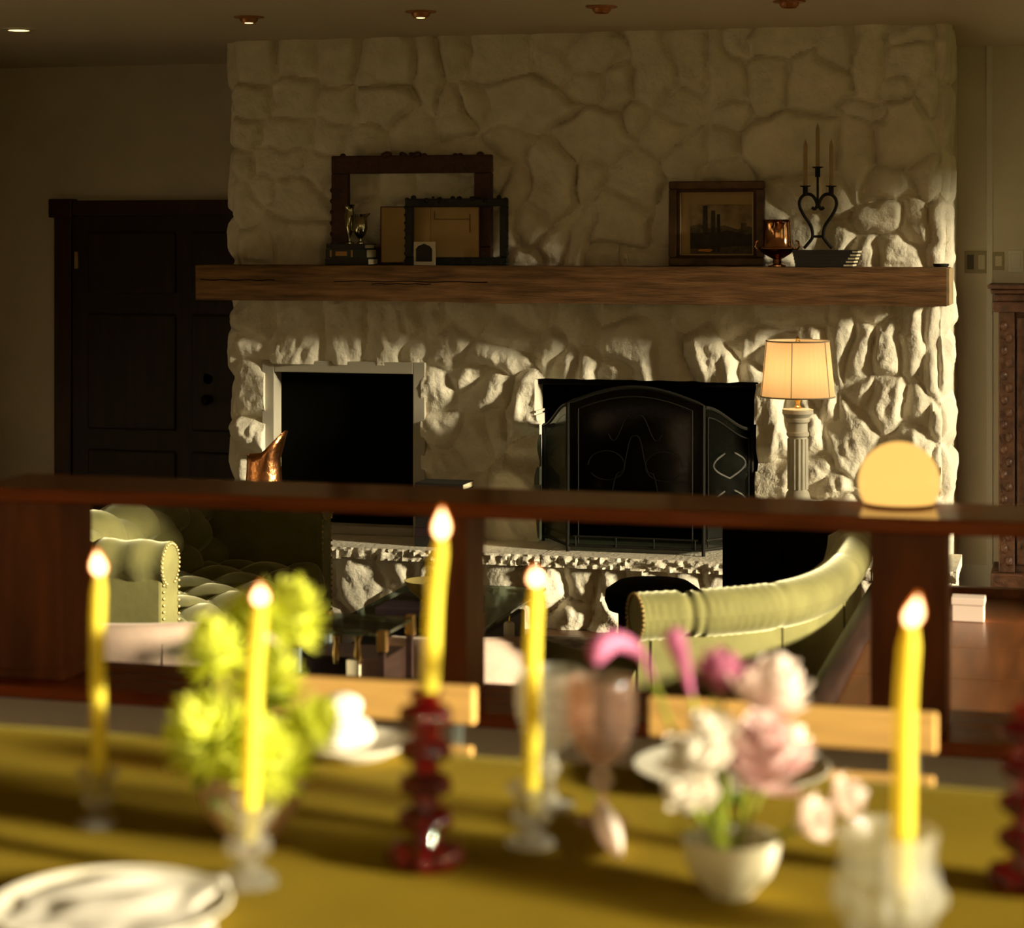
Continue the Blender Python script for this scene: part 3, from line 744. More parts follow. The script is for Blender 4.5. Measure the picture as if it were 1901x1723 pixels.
# ------------------------------------------------------------------ pale pink barrel chairs with their backs to the divider
def barrel(label, x, y, h, rot, R=0.36):
    t = thing('barrel_chair', label, 'chair', (x, y, 0), rot, 'pair of pink barrel chairs')
    def ringp(r0, r1, a0, a1, n=36):
        P = []
        for i in range(n + 1):
            a = a0 + (a1 - a0) * i / n; hh = h - 0.10 * abs(i / n - .5) ** 2 * 2
            P.append([(q * math.cos(a), q * math.sin(a), z) for q, z in ((r1 - .04, .12), (r1, .30), (r1 + .02, hh - .05), (r1 + .005, hh - .008), (r1 - .03, hh + .004), (r0 + .01, hh - .012), (r0, hh - .06), (r0 + .02, .30), (r0, .12), (r1 - .04, .12))])
        mb = MB().grid(P); k = 10
        mb.f.append(tuple(range(k - 1))[::-1]); mb.f.append(tuple(range(n * k, n * k + k - 1))); return mb
    sh = ringp(R - .10, R, PI * 0.92, PI * 2.08).build('back_shell', 'pink_velvet', t, angle=60)
    MB().tube([((R + .0195) * math.cos(-PI / 2), (R + .0195) * math.sin(-PI / 2), z) for z in (.3, .5, h - .05)], 0.002, 6).build('piping', 'pink_velvet', sh)
    MB().lathe([(0.0, .12), (R - .05, .12), (R - .05, .40), (R - .09, .44), (0.0, .45)], 30, cap=False).build('seat_cushion', 'pink_velvet', t)
    for a in (.3, 1.2, 2, 2.8):
        MB().lathe([(.015, 0), (.022, .13)], 10, ((R - .12) * math.cos(a * 2), (R - .12) * math.sin(a * 2), 0)).build('leg', 'dark_roll', t)
    return t
barrel('pale pink barrel chair behind the divider, in front of the tufted sofa', -2.80, 6.16, 0.70, 0.43)
barrel('pale pink barrel chair behind the divider, right of its slim middle post', -1.90, 6.49, 0.62, 0.29, 0.26)

# ------------------------------------------------------------------ glass coffee table and what stands on it
ct = thing('coffee_table', 'glass-topped coffee table with dark plum wooden box base before the hearth', 'table', (-2.435, 8.02, 0))
wp(ct, 'glass_top', 'table_glass', MB().box(-2.73, -2.14, 7.45, 8.54, 0.388, 0.40), smooth=False, bevel=0.002)
wp(ct, 'box_base', 'book_plum', MB().box(-2.66, -2.20, 7.55, 8.42, 0.05, 0.33), smooth=False, bevel=0.008)
for x in (-2.69, -2.18):
    for y in (7.5, 8.48): wp(ct, 'leg', 'dull_brass', MB().box(x - .012, x + .012, y - .012, y + .012, 0, 0.388), smooth=False)
bk = PZ(770, 1150, 0.40)
single('large_book', 'book_plum', MB().box(-2.62, -2.28, 7.72, 8.10, 0.401, 0.435), 'large plum-coloured book under the olive bowl on the glass table', 'book', (-2.45, 7.9, 0.401), smooth=False, bevel=0.004)
bw = (-2.465, 7.93, 0.436)
single('serving_bowl', 'bowl_olive', MB().lathe([(0.035, 0), (0.04, .006), (0.075, .04), (0.098, .078), (0.094, .078), (0.07, .04), (0.03, .012), (0, .012)], 28, bw, cap=False),
       'olive ceramic bowl on the glass coffee table', 'bowl', bw, smooth=True)
stl = (-1.99, 7.48, 0)
st_ = thing('drum_stool', 'low brass drum stool under the small white candle', 'stool', stl)
wp(st_, 'top', 'brass', MB().lathe([(0, .33), (.13, .33), (.14, .345), (.14, .36), (0, .36)], 24, stl, cap=False)); wp(st_, 'body', 'dull_brass', MB().lathe([(.10, 0), (.12, .1), (.12, .25), (.125, .33)], 24, stl))
cp = PZ(945, 1186, 0.36)
cn = thing('pillar_candle', 'small white pillar candle behind the right barrel chair', 'candle', (cp.x, cp.y, 0.361))
sub(cn, 'wax', 'petal_white', MB().lathe([(.021, 0), (.021, .055), (.016, .062), (0, .055)], 16, cap=False)); sub(cn, 'wick', 'brass', MB().tube([(0, 0, .05), (.004, 0, .085)], .003, 6))

# ------------------------------------------------------------------ dark side table with brass corners, between the barrel chairs
sp = (-2.03, 5.80, 0)
sd = thing('side_table', 'dark glass side table with brass clips and steel legs', 'table', sp)
sw = 0.14
wp(sd, 'glass_top', 'table_glass', MB().box(sp[0] - sw, sp[0] + sw, sp[1] - sw, sp[1] + sw, 0.735, 0.745), smooth=False, bevel=.002)
wp(sd, 'cabinet', 'dark_roll', MB().box(sp[0] - sw + .02, sp[0] + sw - .02, sp[1] - sw + .05, sp[1] + sw - .02, 0.06, 0.66), smooth=False, bevel=.006)
for dx in (-1, 1):
    for dy in (-1, 1):
        lg = wp(sd, 'leg', 'steel_blue' if dx < 0 else 'dark_roll', MB().box(sp[0] + dx * (sw - .012) - .009, sp[0] + dx * (sw - .012) + .009, sp[1] + dy * (sw - .012) - .009, sp[1] + dy * (sw - .012) + .009, 0, 0.735), smooth=False)
        wp(sd, 'brass_clip', 'brass', MB().box(sp[0] + dx * (sw - .01) - .014, sp[0] + dx * (sw - .01) + .014, sp[1] + dy * (sw - .01) - .014, sp[1] + dy * (sw - .01) + .014, 0.69, 0.752), parent=lg, smooth=False, bevel=.004)
wp(sd, 'centre_stile', 'pages', MB().box(sp[0] + .018, sp[0] + .05, sp[1] - sw + .02, sp[1] - sw + .05, 0.0, 0.66), smooth=False)
for dx in (-.02, .045): wp(sd, 'brass_knob', 'brass', MB().lathe([(.008, 0), (.012, .03), (.006, .06), (.012, .08), (0, .085)], 12, (sp[0] + dx, sp[1] - sw + .04, 0.645), cap=False))

# ------------------------------------------------------------------ dark cabinet carrying the column lamp
cbx0, cbx1, cby0, cby1, cbz = PD(1340, 900, 8.9).x, -0.93, 8.80, 9.24, 0.70
cb = thing('lamp_cabinet', 'plain black cabinet under the column table lamp', 'cabinet', ((cbx0 + cbx1) / 2, 9.02, 0))
wp(cb, 'body', 'black_fabric', MB().box(cbx0 + .005, cbx1, cby0 + .01, cby1, 0.02, cbz - .02), smooth=False, bevel=.004)
wp(cb, 'top', 'black_fabric', MB().box(cbx0, cbx1 + .01, cby0, cby1, cbz - .02, cbz), smooth=False, bevel=.003)
dm = (cbx0 + cbx1) / 2
for (a, b, k) in ((cbx0 + .02, dm - .005, dm - .03), (dm + .005, cbx1 - .02, dm + .03)):
    d_ = wp(cb, 'door', 'black_fabric', MB().box(a, b, cby0, cby0 + .015, 0.05, cbz - .04), smooth=False, bevel=.003)
    wp(cb, 'knob', 'iron', MB().ball((k, cby0 - .012, 0.4), .012, 10, 8), parent=d_)
lampx = PD(1481, 900, 9.0)
lp = (lampx.x, lampx.y, cbz)
lamp = thing('table_lamp', 'lit table lamp with pleated cream shade on a white fluted column', 'lamp', lp)
zb, zt = PD(1481, 736, 9.0).z - cbz, PD(1481, 633, 9.0).z - cbz
rb_, rt_ = 0.158, 0.134
SH = MB(); P = []
for k in range(160):
    a = 2 * PI * k / 160; w = 1 + 0.006 * math.sin(a * 40)
    P.append([((rb_ + (rt_ - rb_) * t) * w * math.cos(a), (rb_ + (rt_ - rb_) * t) * w * math.sin(a), zb + (zt - zb) * t) for t in (0, .33, .66, 1)])
SH.grid(P, True); shade = SH.build('shade', 'shade', lamp, angle=60)
for z_, r_ in ((zb, rb_), (zt, rt_)): MB().tube([(r_ * math.cos(2 * PI * k / 48), r_ * math.sin(2 * PI * k / 48), z_) for k in range(48)], .0035, 6, True).build('rim_tape', 'shade_trim', shade)
for a in (-1.62, -2.75, -.45, .7, 1.8, 2.6):
    MB().tube([((rb_ + .002) * math.cos(a), (rb_ + .002) * math.sin(a), zb), ((rt_ + .002) * math.cos(a), (rt_ + .002) * math.sin(a), zt)], .0018, 5).build('rib', 'shade_trim', shade)
h0 = zb - 0.055
prof = [(.075, 0), (.075, .018), (.06, .026), (.06, .045), (.052, .055), (.048, .075), (.040, .085), (.040, h0 - .12), (.048, h0 - .112), (.048, h0 - .10), (.042, h0 - .095), (.042, h0 - .06), (.05, h0 - .052), (.05, h0 - .042), (.045, h0 - .036), (.066, h0 - .018), (.066, h0), (.03, h0 + .004), (0, h0 + .004)]
MB().lathe(prof, 40, cap=False).build('column_base', 'marble', lamp, angle=35)
for k in range(14):
    a = 2 * PI * k / 14; MB().tube([(.040 * math.cos(a), .040 * math.sin(a), .09), (.040 * math.cos(a), .040 * math.sin(a), h0 - .125)], .0055, 6).build('flute', 'marble', lamp)
MB().lathe([(.012, h0), (.016, h0 + .012), (.008, h0 + .02), (.014, h0 + .035), (.007, h0 + .05), (.007, h0 + .10), (0, h0 + .10)], 16, cap=False).build('socket', 'brass', lamp)
MB().tube([(0.045 * math.sin(PI * t / 16) * (1 if True else 1), 0, h0 + .07 + (zt - h0 - .07 + .012) * t / 16) for t in range(17)], .0025, 6).build('harp', 'brass', lamp)
MB().tube([(-0.045 * math.sin(PI * t / 16), 0, h0 + .07 + (zt - h0 - .07 + .012) * t / 16) for t in range(17)], .0025, 6).build('harp', 'brass', lamp)
MB().lathe([(.004, zt), (.01, zt + .01), (.004, zt + .018), (0, zt + .022)], 10, cap=False).build('finial', 'brass', lamp)
MB().ball((0, 0, (zb + zt) / 2 - .01), .03).build('light_bulb', 'bulb', lamp)
pl = bpy.data.lights.new('lamp_light', 'POINT'); pl.energy = 9.0; pl.color = (1, .66, .32); pl.shadow_soft_size = .034
plo = bpy.data.objects.new('lamp_light', pl); col.objects.link(plo); plo.location = (lp[0], lp[1], cbz + (zb + zt) / 2 - .01)
# black oval footstool
fs = thing('footstool', 'black upholstered oval footstool by the hearth', 'stool', (-1.72, 8.72, 0))
sub(fs, 'cushion', 'black_fabric', MB().lathe([(.0, .30), (.19, .30), (.205, .34), (.20, .38), (.15, .415), (.0, .425)], 30, cap=False))
for a in (.8, 2.4, 3.9, 5.5): sub(fs, 'leg', 'dark_roll', MB().lathe([(.014, 0), (.02, .31)], 10, (.15 * math.cos(a), .15 * math.sin(a), 0)))
tag(MB().box(-.62, .62, -.44, .44, 0, 0.012).build('rug', 'rug', None, smooth=False, loc=(-2.58, 9.06, 0.0005)), 'grey-brown patterned rug on the floor before the hearth', 'rug')

# ------------------------------------------------------------------ long mahogany table with rolled rim, behind the right post
tb = thing('long_table', 'glossy mahogany table with dark rolled rim behind the right divider post', 'table', (0.3, 5.7, 0))
TX0, TX1, TY0, TY1, TZ = -0.70, 1.3, 4.80, 7.70, 0.60
wp(tb, 'top', 'table_wood', MB().box(TX0, TX1, TY0, TY1, TZ - .06, TZ - .02), smooth=False, bevel=.004)
wp(tb, 'rolled_rim', 'dark_roll', MB().tube([(TX0 + .02, TY0, TZ - .015), (TX0 + .02, TY1, TZ - .015)], .045, 16))
wp(tb, 'end_rail', 'table_wood', MB().box(TX0 + .02, TX1, TY1 - .05, TY1, TZ - .08, TZ + .02), smooth=False, bevel=.006)
for i in range(6): wp(tb, 'board', 'table_wood', MB().box(TX0 + .06, TX1, TY0 + i * .475, TY0 + (i + 1) * .475 - .004, TZ - .02, TZ - .012), smooth=False, bevel=.002)
for (x, y) in ((TX0 + .1, TY0 + .1), (TX1 - .1, TY0 + .1), (TX0 + .1, TY1 - .1), (TX1 - .1, TY1 - .1)): wp(tb, 'leg', 'dark_roll', MB().lathe([(.03, 0), (.045, .1), (.05, .35), (.035, .44), (.055, .50), (.055, .54)], 16, (x, y, 0)))
bp_ = PZ(1798, 1150, TZ - .01)
pb = thing('paper_box', 'small pale pink paper box on the long mahogany table', 'box', (bp_.x, bp_.y, TZ - .011))
sub(pb, 'body', 'box_pale', MB().box(-.052, .052, -.04, .04, 0, .062), smooth=False, bevel=.002); sub(pb, 'lid', 'box_pale', MB().box(-.055, .055, -.043, .043, .055, .078), smooth=False, bevel=.002)
# globe lamp standing on the cap rail: a glass globe cut flat at its foot
gl = PD(1669, 895, 4.5)
gb = thing('globe_lamp', 'glowing orange glass globe lamp standing on the divider cap rail', 'lamp', (gl.x, gl.y, CAPZ))
gr = 75 * 4.5 / FPX; gz = gl.z - CAPZ
a0 = math.asin(min(.95, (gz - .006) / gr))
gp = [(gr * math.cos(-a0 + (PI / 2 + a0) * k / 24), gz + gr * math.sin(-a0 + (PI / 2 + a0) * k / 24)) for k in range(24)] + [(0, gz + gr)]
sub(gb, 'globe', 'globe', MB().lathe(gp, 40, cap=False))
sub(gb, 'foot', 'dull_brass', MB().lathe([(0, .0005), (gp[0][0] * .98, .0005), (gp[0][0], .007), (0, .008)], 32, cap=False))

# ------------------------------------------------------------------ things on the hearth
HZ = 0.3555
cpx = PY(489, 990, 9.93)
sc = thing('copper_scuttle', 'hammered copper jug with tall slanted lip on the hearth', 'jug', (cpx.x, 9.93, HZ))
P = []; n = 40
for k in range(n):
    a = 2 * PI * k / n; row = []
    lip = 0.415 + 0.125 * max(0, (math.cos(a) + .25) / 1.25) ** 2.2
    for t in range(13):
        u = t / 12; r = 0.100 - 0.006 * u + .004 * math.sin(u * 6); 
        if u > .8 and math.cos(a) > .4: r += .05 * (u - .8) / .2 * (math.cos(a) - .4)
        else: r -= .012 * u * u
        row.append((r * math.cos(a), r * math.sin(a), lip * u))
    P.append(row)
m = MB().grid(P, True); m.f.append(tuple(k * 13 for k in range(n))[::-1]); m.build('body', 'copper', sc, solid=.004, angle=70)
bxp = PY(827, 990, 9.92)
hb = 0
for i, (h_, w_, m_) in enumerate(((.05, .25, 'book_dark'), (.045, .25, 'book_plum'), (.05, .245, 'book_dark'), (.045, .25, 'book_green'), (.05, .25, 'book_dark'), (.038, .25, 'book_plum'), (.034, .245, 'book_dark'))):
    lab_ = ['bottom', 'second', 'third', 'fourth', 'fifth', 'sixth', 'topmost'][i]
    b = thing('hearth_book', ('dark bound book, %s of the stack on the hearth' % lab_) if i not in (0,) else 'dark bound book at the bottom of the stack on the hearth', 'book', (bxp.x + rng.uniform(-.006, .006), 9.90, HZ + hb), rng.uniform(-.03, .03), 'books stacked on the hearth')
    sub(b, 'cover', m_, MB().box(-w_ / 2, w_ / 2, -.09, .09, 0, .004).box(-w_ / 2, w_ / 2, -.09, .09, h_ - .005, h_ - .001).box(-w_ / 2, w_ / 2, -.092, -.086, 0, h_ - .001), smooth=False)
    sub(b, 'page_block', 'pages', MB().box(-w_ / 2 + .006, w_ / 2 - .004, -.086, .084, .004, h_ - .005), smooth=False)
    hb += h_

# ------------------------------------------------------------------ three-panel fire screen of bevelled glass
fsx0, fsx1 = PY(1054, 900, 9.85).x, PY(1306, 900, 9.85).x
scr = thing('fire_screen', 'three-panel leaded glass fire screen with arched centre in the hearth', 'fire screen', ((fsx0 + fsx1) / 2, 9.85, HZ))
cw = fsx1 - fsx0
ztop_c, zsh = PY(1180, 719, 9.85).z - HZ, PY(1054, 748, 9.85).z - HZ
def panel(o, wdt, top, flip=None, dark=False):
    """panel in its own plane: x 0..wdt, z up; top(u) gives the height"""
    n = 24; us = [i / n for i in range(n + 1)]
    g = MB(); poly = [(0.0, .03)] + [(wdt * 1.0, .03)] + [(wdt * (1 - u), top(1 - u)) for u in us]
    g.prism(poly, -.003, .003); g.build('glass', 'screen_glass', o, smooth=False)
    fr = [(wdt * u, 0, top(u)) for u in us]
    MB().tube([(0, 0, 0.0)] + fr + [(wdt, 0, 0.0)], .009, 8).build('frame', 'iron', o)
    MB().tube([(0, 0, .03), (wdt, 0, .03)], .008, 8).build('frame_foot', 'iron', o)
    MB().tube([(wdt * .04, -.004, .075), (wdt * .96, -.004, .075)], .005, 6).build('came', 'iron', o)
    ins = [(wdt * (.08 + .84 * u), -.004, top(.08 + .84 * u) - .045) for u in us]
    MB().tube([(wdt * .08, -.004, .04)] + ins + [(wdt * .92, -.004, .04)], .0035, 6).build('came', 'iron', o)
for nm in (0,):
    c = bpy.data.objects.new('centre_panel', None); col.objects.link(c); c.parent = scr; c.location = (-cw / 2, 0, 0)
    panel(c, cw, lambda u: zsh + (ztop_c - zsh) * math.sin(PI * u))
    def curl(pts, m_='soot', r=.0035, par=c): MB().tube([(x, -.006, z) for x, z in pts], r, 6).build('scroll', m_, par)
    mid = cw / 2
    for s_ in (-1, 1):
        curl([(mid + s_ * (.03 + .10 * t / 14), .60 + .06 * math.cos(t / 14 * 4.2)) for t in range(15)])
        curl([(mid + s_ * (.14 + .09 * math.cos(a)), .42 + .07 * math.sin(a)) for a in [k * .3 for k in range(20)]], r=.003)
        curl([(mid + s_ * .11 * (1 - t / 10) , .30 + .28 * t / 10 + .03 * math.sin(t)) for t in range(11)], r=.003)
    for k in (.06, .36, .64, .94): MB().tube([(cw * k, -.006, .03), (cw * k, -.006, .075)], .004, 6).build('came', 'iron', c)
for s_, X_, Y_, h_out in ((-1, PY(1009, 950, 10.16).x, 10.16, PY(1009, 789, 10.16).z), (1, PY(1396, 950, 10.12).x, 10.12, PY(1396, 797, 10.12).z)):
    xi = fsx0 if s_ < 0 else fsx1
    wd = math.hypot(X_ - xi, Y_ - 9.85)
    c = bpy.data.objects.new('side_panel', None); col.objects.link(c); c.parent = scr
    c.location = (xi - scr.location.x, 0, 0); c.rotation_euler = (0, 0, math.atan2(Y_ - 9.85, X_ - xi))
    ho = h_out - HZ
    panel(c, wd, lambda u: zsh - .01 + (ho - zsh + .01) * (.5 - .5 * math.cos(PI * u) if u < 1 else 1))
    for z0_ in (.28, .46):
        for q in (-1, 1):
            MB().tube([(wd * .5 + q * wd * .33 * math.sin(t / 10 * PI * .9), -.012, z0_ - .10 + .12 * t / 10) for t in range(11)], .0042, 6).build('bevelled_leaf', 'crystal', c)
    MB().box(wd * .35, wd * .65, -.014, -.004, .20, .225).build('bevelled_bar', 'crystal', c, smooth=False)

# ================================================================== ON THE MANTEL
MZ = 1.7305
def frame_rect(o, x0, x1, z0, z1, w, y0, y1, m, name='moulding', prof=None):
    for (a, b, c, d) in ((x0, x1, z1 - w, z1), (x0, x1, z0, z0 + w), (x0, x0 + w, z0 + w, z1 - w), (x1 - w, x1, z0 + w, z1 - w)):
        wp(o, name, m, MB().box(a, b, y0, y1, c, d), smooth=False, bevel=0.006)
# large empty frame
Yf = 10.03
def XZ(px, py, Y): p = PY(px, py, Y); return p.x, p.z
x0, zt_ = XZ(617, 290, Yf); x1, _ = XZ(914, 290, Yf)
of = thing('ornate_frame', 'large empty dark brown ornate picture frame on the mantel', 'frame', ((x0 + x1) / 2, Yf, MZ))
frame_rect(of, x0, x1, MZ, zt_, .09, Yf - .02, Yf + .02, 'frame_brown')
for k in range(14):
    xx = x0 + .04 + (x1 - x0 - .08) * rng.random() if k > 5 else ((x0 + x1) / 2 + (k - 3) * .035)
    wp(of, 'carving', 'frame_brown', MB().ball((xx if k > 1 else (x0 + .06 if k == 0 else x1 - .06), Yf - .01, zt_ + rng.uniform(-.004, .010)), rng.uniform(.012, .026), 8, 6, .7))
for k in range(6): wp(of, 'carving', 'frame_brown', MB().ball((x0 + .004, Yf - .01, MZ + .10 + k * .055), .014, 8, 6))
# black frame in front
Yb = 9.955
x0, zt_ = XZ(753, 369, Yb); x1, _ = XZ(943, 369, Yb)
bf = thing('carved_picture_frame', 'smaller empty black carved picture frame leaning in front of the large one', 'frame', ((x0 + x1) / 2, Yb, MZ))
frame_rect(bf, x0, x1, MZ, zt_, .040, Yb - .015, Yb + .015, 'frame_black')
for k in range(16):
    wp(bf, 'carving', 'frame_black', MB().ball((x0 + .01 + (x1 - x0 - .02) * k / 15, Yb - .008, zt_ - .004 + .010 * math.sin(k * 1.9)), .012 + .005 * math.sin(k * 2.7), 8, 6, .8))
for k in range(8):
    for xx in (x0 + .004, x1 - .004): wp(bf, 'carving', 'frame_black', MB().ball((xx, Yb - .008, MZ + .02 + k * .038), .010, 8, 6))
# open ledger behind the black frame
Yo = 9.99
x0, z1 = XZ(708, 385, Yo); xm, _ = XZ(800, 385, Yo); x1, _ = XZ(889, 385, Yo)
ld = thing('open_book', 'tall open book with cream pages standing behind the black frame', 'book', (xm, Yo, MZ))
wp(ld, 'cover', 'frame_brown', MB().box(x0 - .008, x1 + .006, Yo + .008, Yo + .014, MZ, z1 + .004), smooth=False)
wp(ld, 'page', 'cream_page', MB().box(x0, xm - .001, Yo - .002, Yo + .008, MZ + .012, z1), smooth=False, bevel=.002)
pg = wp(ld, 'page', 'cream_page', MB().box(xm + .001, x1, Yo - .004, Yo + .008, MZ + .012, z1), smooth=False, bevel=.002)
for (a, b, c, d) in ((808, 872, 406, 408), (872, 874, 398, 432), (806, 808, 392, 408)):
    xa, za = XZ(a, c, Yo); xb, zb_ = XZ(b, d, Yo)
    wp(ld, 'ruled_line', 'ink', MB().box(min(xa, xb), max(xa, xb), Yo - .0055, Yo - .004, min(za, zb_), max(za, zb_)), parent=pg, smooth=False)
# arched card
Ya = 9.90
x0, z1 = XZ(768, 449, Ya); x1, _ = XZ(808, 449, Ya)
ac = thing('arched_card', 'small cream card with dark arched picture propped on the mantel', 'card', ((x0 + x1) / 2, Ya, MZ))
wp(ac, 'mount', 'card', MB().box(x0, x1, Ya, Ya + .006, MZ, z1), smooth=False, bevel=.001)
xa, xb = x0 + .012, x1 - .016
zz = [MZ + .018, z1 - .035]
wp(ac, 'picture', 'book_dark', MB().prism([(xa, zz[0]), (xb, zz[0]), (xb, zz[1]), (xb - .012, zz[1] + .014), ((xa + xb) / 2, zz[1] + .026), (xa + .012, zz[1] + .014), (xa, zz[1])], Ya - .002, Ya), smooth=False)
# two thick books with silver cups on top
Yk = 9.93
x0, _ = XZ(615, 480, Yk); x1, _ = XZ(694, 480, Yk)
bh = MZ
for i, (hh, m_, lb, dx) in enumerate(((.034, 'book_dark', 'thin black book lying at the bottom of the left mantel stack', 0), (.046, 'book_green', 'thick dark book with gold bands in the left mantel stack', .002), (.026, 'book_dark', 'thin dark book under the silver cups on the mantel', .006))):
    b = thing('mantel_book', lb, 'book', ((x0 + x1) / 2, Yk, bh))
    wp(b, 'cover', m_, MB().box(x0 + dx, x1 - dx - .006 * i, Yk - .085, Yk + .085, bh, bh + .004).box(x0 + dx, x1 - dx - .006 * i, Yk - .085, Yk + .085, bh + hh - .005, bh + hh - .001).box(x0 + dx, x1 - dx - .006 * i, Yk - .089, Yk - .083, bh, bh + hh - .001), smooth=False)
    wp(b, 'page_block', 'pages', MB().box(x0 + dx + .004, x1 - dx - .006 * i - .008, Yk - .083, Yk + .082, bh + .004, bh + hh - .005), smooth=False)
    if i == 1:
        for q in (.025, .135): wp(b, 'gold_band', 'gold_print', MB().box(x0 + q, x0 + q + .010, Yk - .0905, Yk - .089, bh + .006, bh + hh - .006), smooth=False)
        wp(b, 'spine_label', 'gold_print', MB().box(x0 + .055, x0 + .115, Yk - .0903, Yk - .089, bh + .012, bh + hh - .012), smooth=False)
    bh += hh
xv, _ = XZ(649, 440, Yk); xj, _ = XZ(671, 440, Yk)
vb = thing('silver_vase', 'tall slender silver bud vase on the left mantel books', 'vase', (xv, Yk, bh))
hV = XZ(649, 380, Yk)[1] - bh
sub(vb, 'body', 'silver', MB().lathe([(.022, 0), (.022, .006), (.007, .012), (.006, .035), (.012, .05), (.022, .085), (.026, hV - .05), (.020, hV - .03), (.026, hV - .004), (.030, hV), (.026, hV), (.016, hV - .03), (.02, .09), (0, .05)], 24, cap=False))
jg = thing('silver_creamer', 'small silver creamer jug with curled lip on the left mantel books', 'jug', (xj + .006, Yk - .035, bh))
hJ = XZ(671, 398, Yk)[1] - bh
sub(jg, 'body', 'silver', MB().lathe([(.02, 0), (.02, .005), (.008, .012), (.008, .024), (.026, .045), (.036, .075), (.033, hJ - .025), (.026, hJ - .012), (.031, hJ), (.028, hJ), (.022, hJ - .015), (.03, .075), (0, .04)], 24, cap=False))
sub(jg, 'spout', 'silver', MB().tube([(.024, 0, hJ - .012), (.038, 0, hJ - .002), (.052, 0, hJ + .004)], [.012, .008, .003], 8)); sub(jg, 'handle', 'silver', MB().tube([(-.026, 0, hJ - .01), (-.046, 0, hJ - .02), (-.046, 0, .07), (-.03, 0, .055)], .003, 6))

# framed painting
Yp = 10.02
x0, zt_ = XZ(1243, 337, Yp); x1, _ = XZ(1420, 337, Yp)
pt = thing('framed_painting', 'gilt-edged framed painting of tall columns and a small orange boat', 'painting', ((x0 + x1) / 2, Yp, MZ))
frame_rect(pt, x0, x1, MZ, zt_, .040, Yp - .03, Yp + .02, 'frame_gilt', 'outer_moulding')
frame_rect(pt, x0 + .036, x1 - .036, MZ + .034, zt_ - .036, .018, Yp - .022, Yp + .015, 'frame_brown', 'inner_moulding')
frame_rect(pt, x0 + .052, x1 - .052, MZ + .050, zt_ - .052, .006, Yp - .018, Yp + .01, 'gilt_edge', 'gilt_bead')
wp(pt, 'mount', 'mount', MB().box(x0 + .05, x1 - .05, Yp - .006, Yp, MZ + .05, zt_ - .05), smooth=False)
cx0, cz1 = XZ(1282, 380, Yp); cx1, cz0 = XZ(1405, 471, Yp)
cv = wp(pt, 'canvas', 'paint_sky', MB().box(cx0, cx1, Yp - .009, Yp - .006, cz0, cz1), smooth=False)
def strip(m_, pts, lift): wp(pt, 'painted_shape', m_, MB().prism([XZ(a, b, Yp) for a, b in pts], Yp - .009 - lift, Yp - .009), parent=cv, smooth=False)
strip('paint_mid', [(1282, 471), (1405, 471), (1405, 425), (1390, 420), (1370, 426), (1345, 418), (1320, 425), (1300, 416), (1282, 420)], .0006)
strip('paint_dark', [(1282, 462), (1405, 455), (1405, 432), (1385, 436), (1350, 427), (1335, 432), (1282, 433)], .001)
for (a, b, t_) in ((1305, 1315, 382), (1320, 1329, 391), (1331, 1338, 398)): strip('paint_dark', [(a, 468), (b, 468), (b - 1, t_), (a + 1, t_)], .0015)
strip('paint_mid', [(1376, 428), (1386, 428), (1387, 414), (1376, 414)], .0014)
strip('paint_boat', [(1296, 466), (1318, 468), (1325, 463), (1312, 462), (1298, 463)], .002)

# copper wine-cooler urn
Yu = 9.93
xu, _ = XZ(1443, 480, Yu); k_ = 9.75 / FPX
ur = thing('copper_urn', 'polished copper two-handled urn on the mantel beside the painting', 'urn', (xu, Yu, MZ))
hU = XZ(1443, 408, Yu)[1] - MZ
sub(ur, 'body', 'copper_urn', MB().lathe([(.042, 0), (.042, .006), (.022, .014), (.020, .034), (.034, .042), (.066, .060), (.092, .084), (.090, .090), (.072, .094), (.068, .11), (.064, hU - .015), (.070, hU - .004), (.080, hU), (.074, hU + .001), (.058, hU - .02), (.056, .1), (0, .08)], 36, cap=False))
for s_ in (-1, 1): sub(ur, 'handle', 'copper_urn', MB().tube([(s_ * .080, 0, .082), (s_ * .094, 0, .080), (s_ * .104, 0, .095), (s_ * .100, 0, .118), (s_ * .086, 0, .122)], .005, 8))
# stack of five thin books
Ys = 9.93
x0, _ = XZ(1476, 480, Ys); x1, _ = XZ(1597, 480, Ys)
bz = MZ
th = (XZ(1540, 464, Ys)[1] - MZ) / 5
for i in range(5):
    off = (4 - i) * -.006 if i < 4 else 0
    b = thing('slim_book', 'slim dark book, %s of the five under the iron candelabra' % ['lowest', 'second from the bottom', 'middle one', 'second from the top', 'topmost'][i], 'book', ((x0 + x1) / 2, Ys, bz), 0, 'slim books under the candelabra')
    xe = x1 + off
    wp(b, 'cover', 'book_dark', MB().box(x0 - off * .5, xe, Ys - .09, Ys + .09, bz, bz + .003).box(x0 - off * .5, xe, Ys - .09, Ys + .09, bz + th - .004, bz + th - .0005).box(x0 - off * .5, xe - .028 - .004 * (4 - i), Ys - .094, Ys - .088, bz, bz + th - .0005), smooth=False)
    wp(b, 'page_block', 'pages', MB().box(x0 + .004 - off * .5, xe - .002, Ys - .0885, Ys + .086, bz + .003, bz + th - .004), smooth=False)
    bz += th
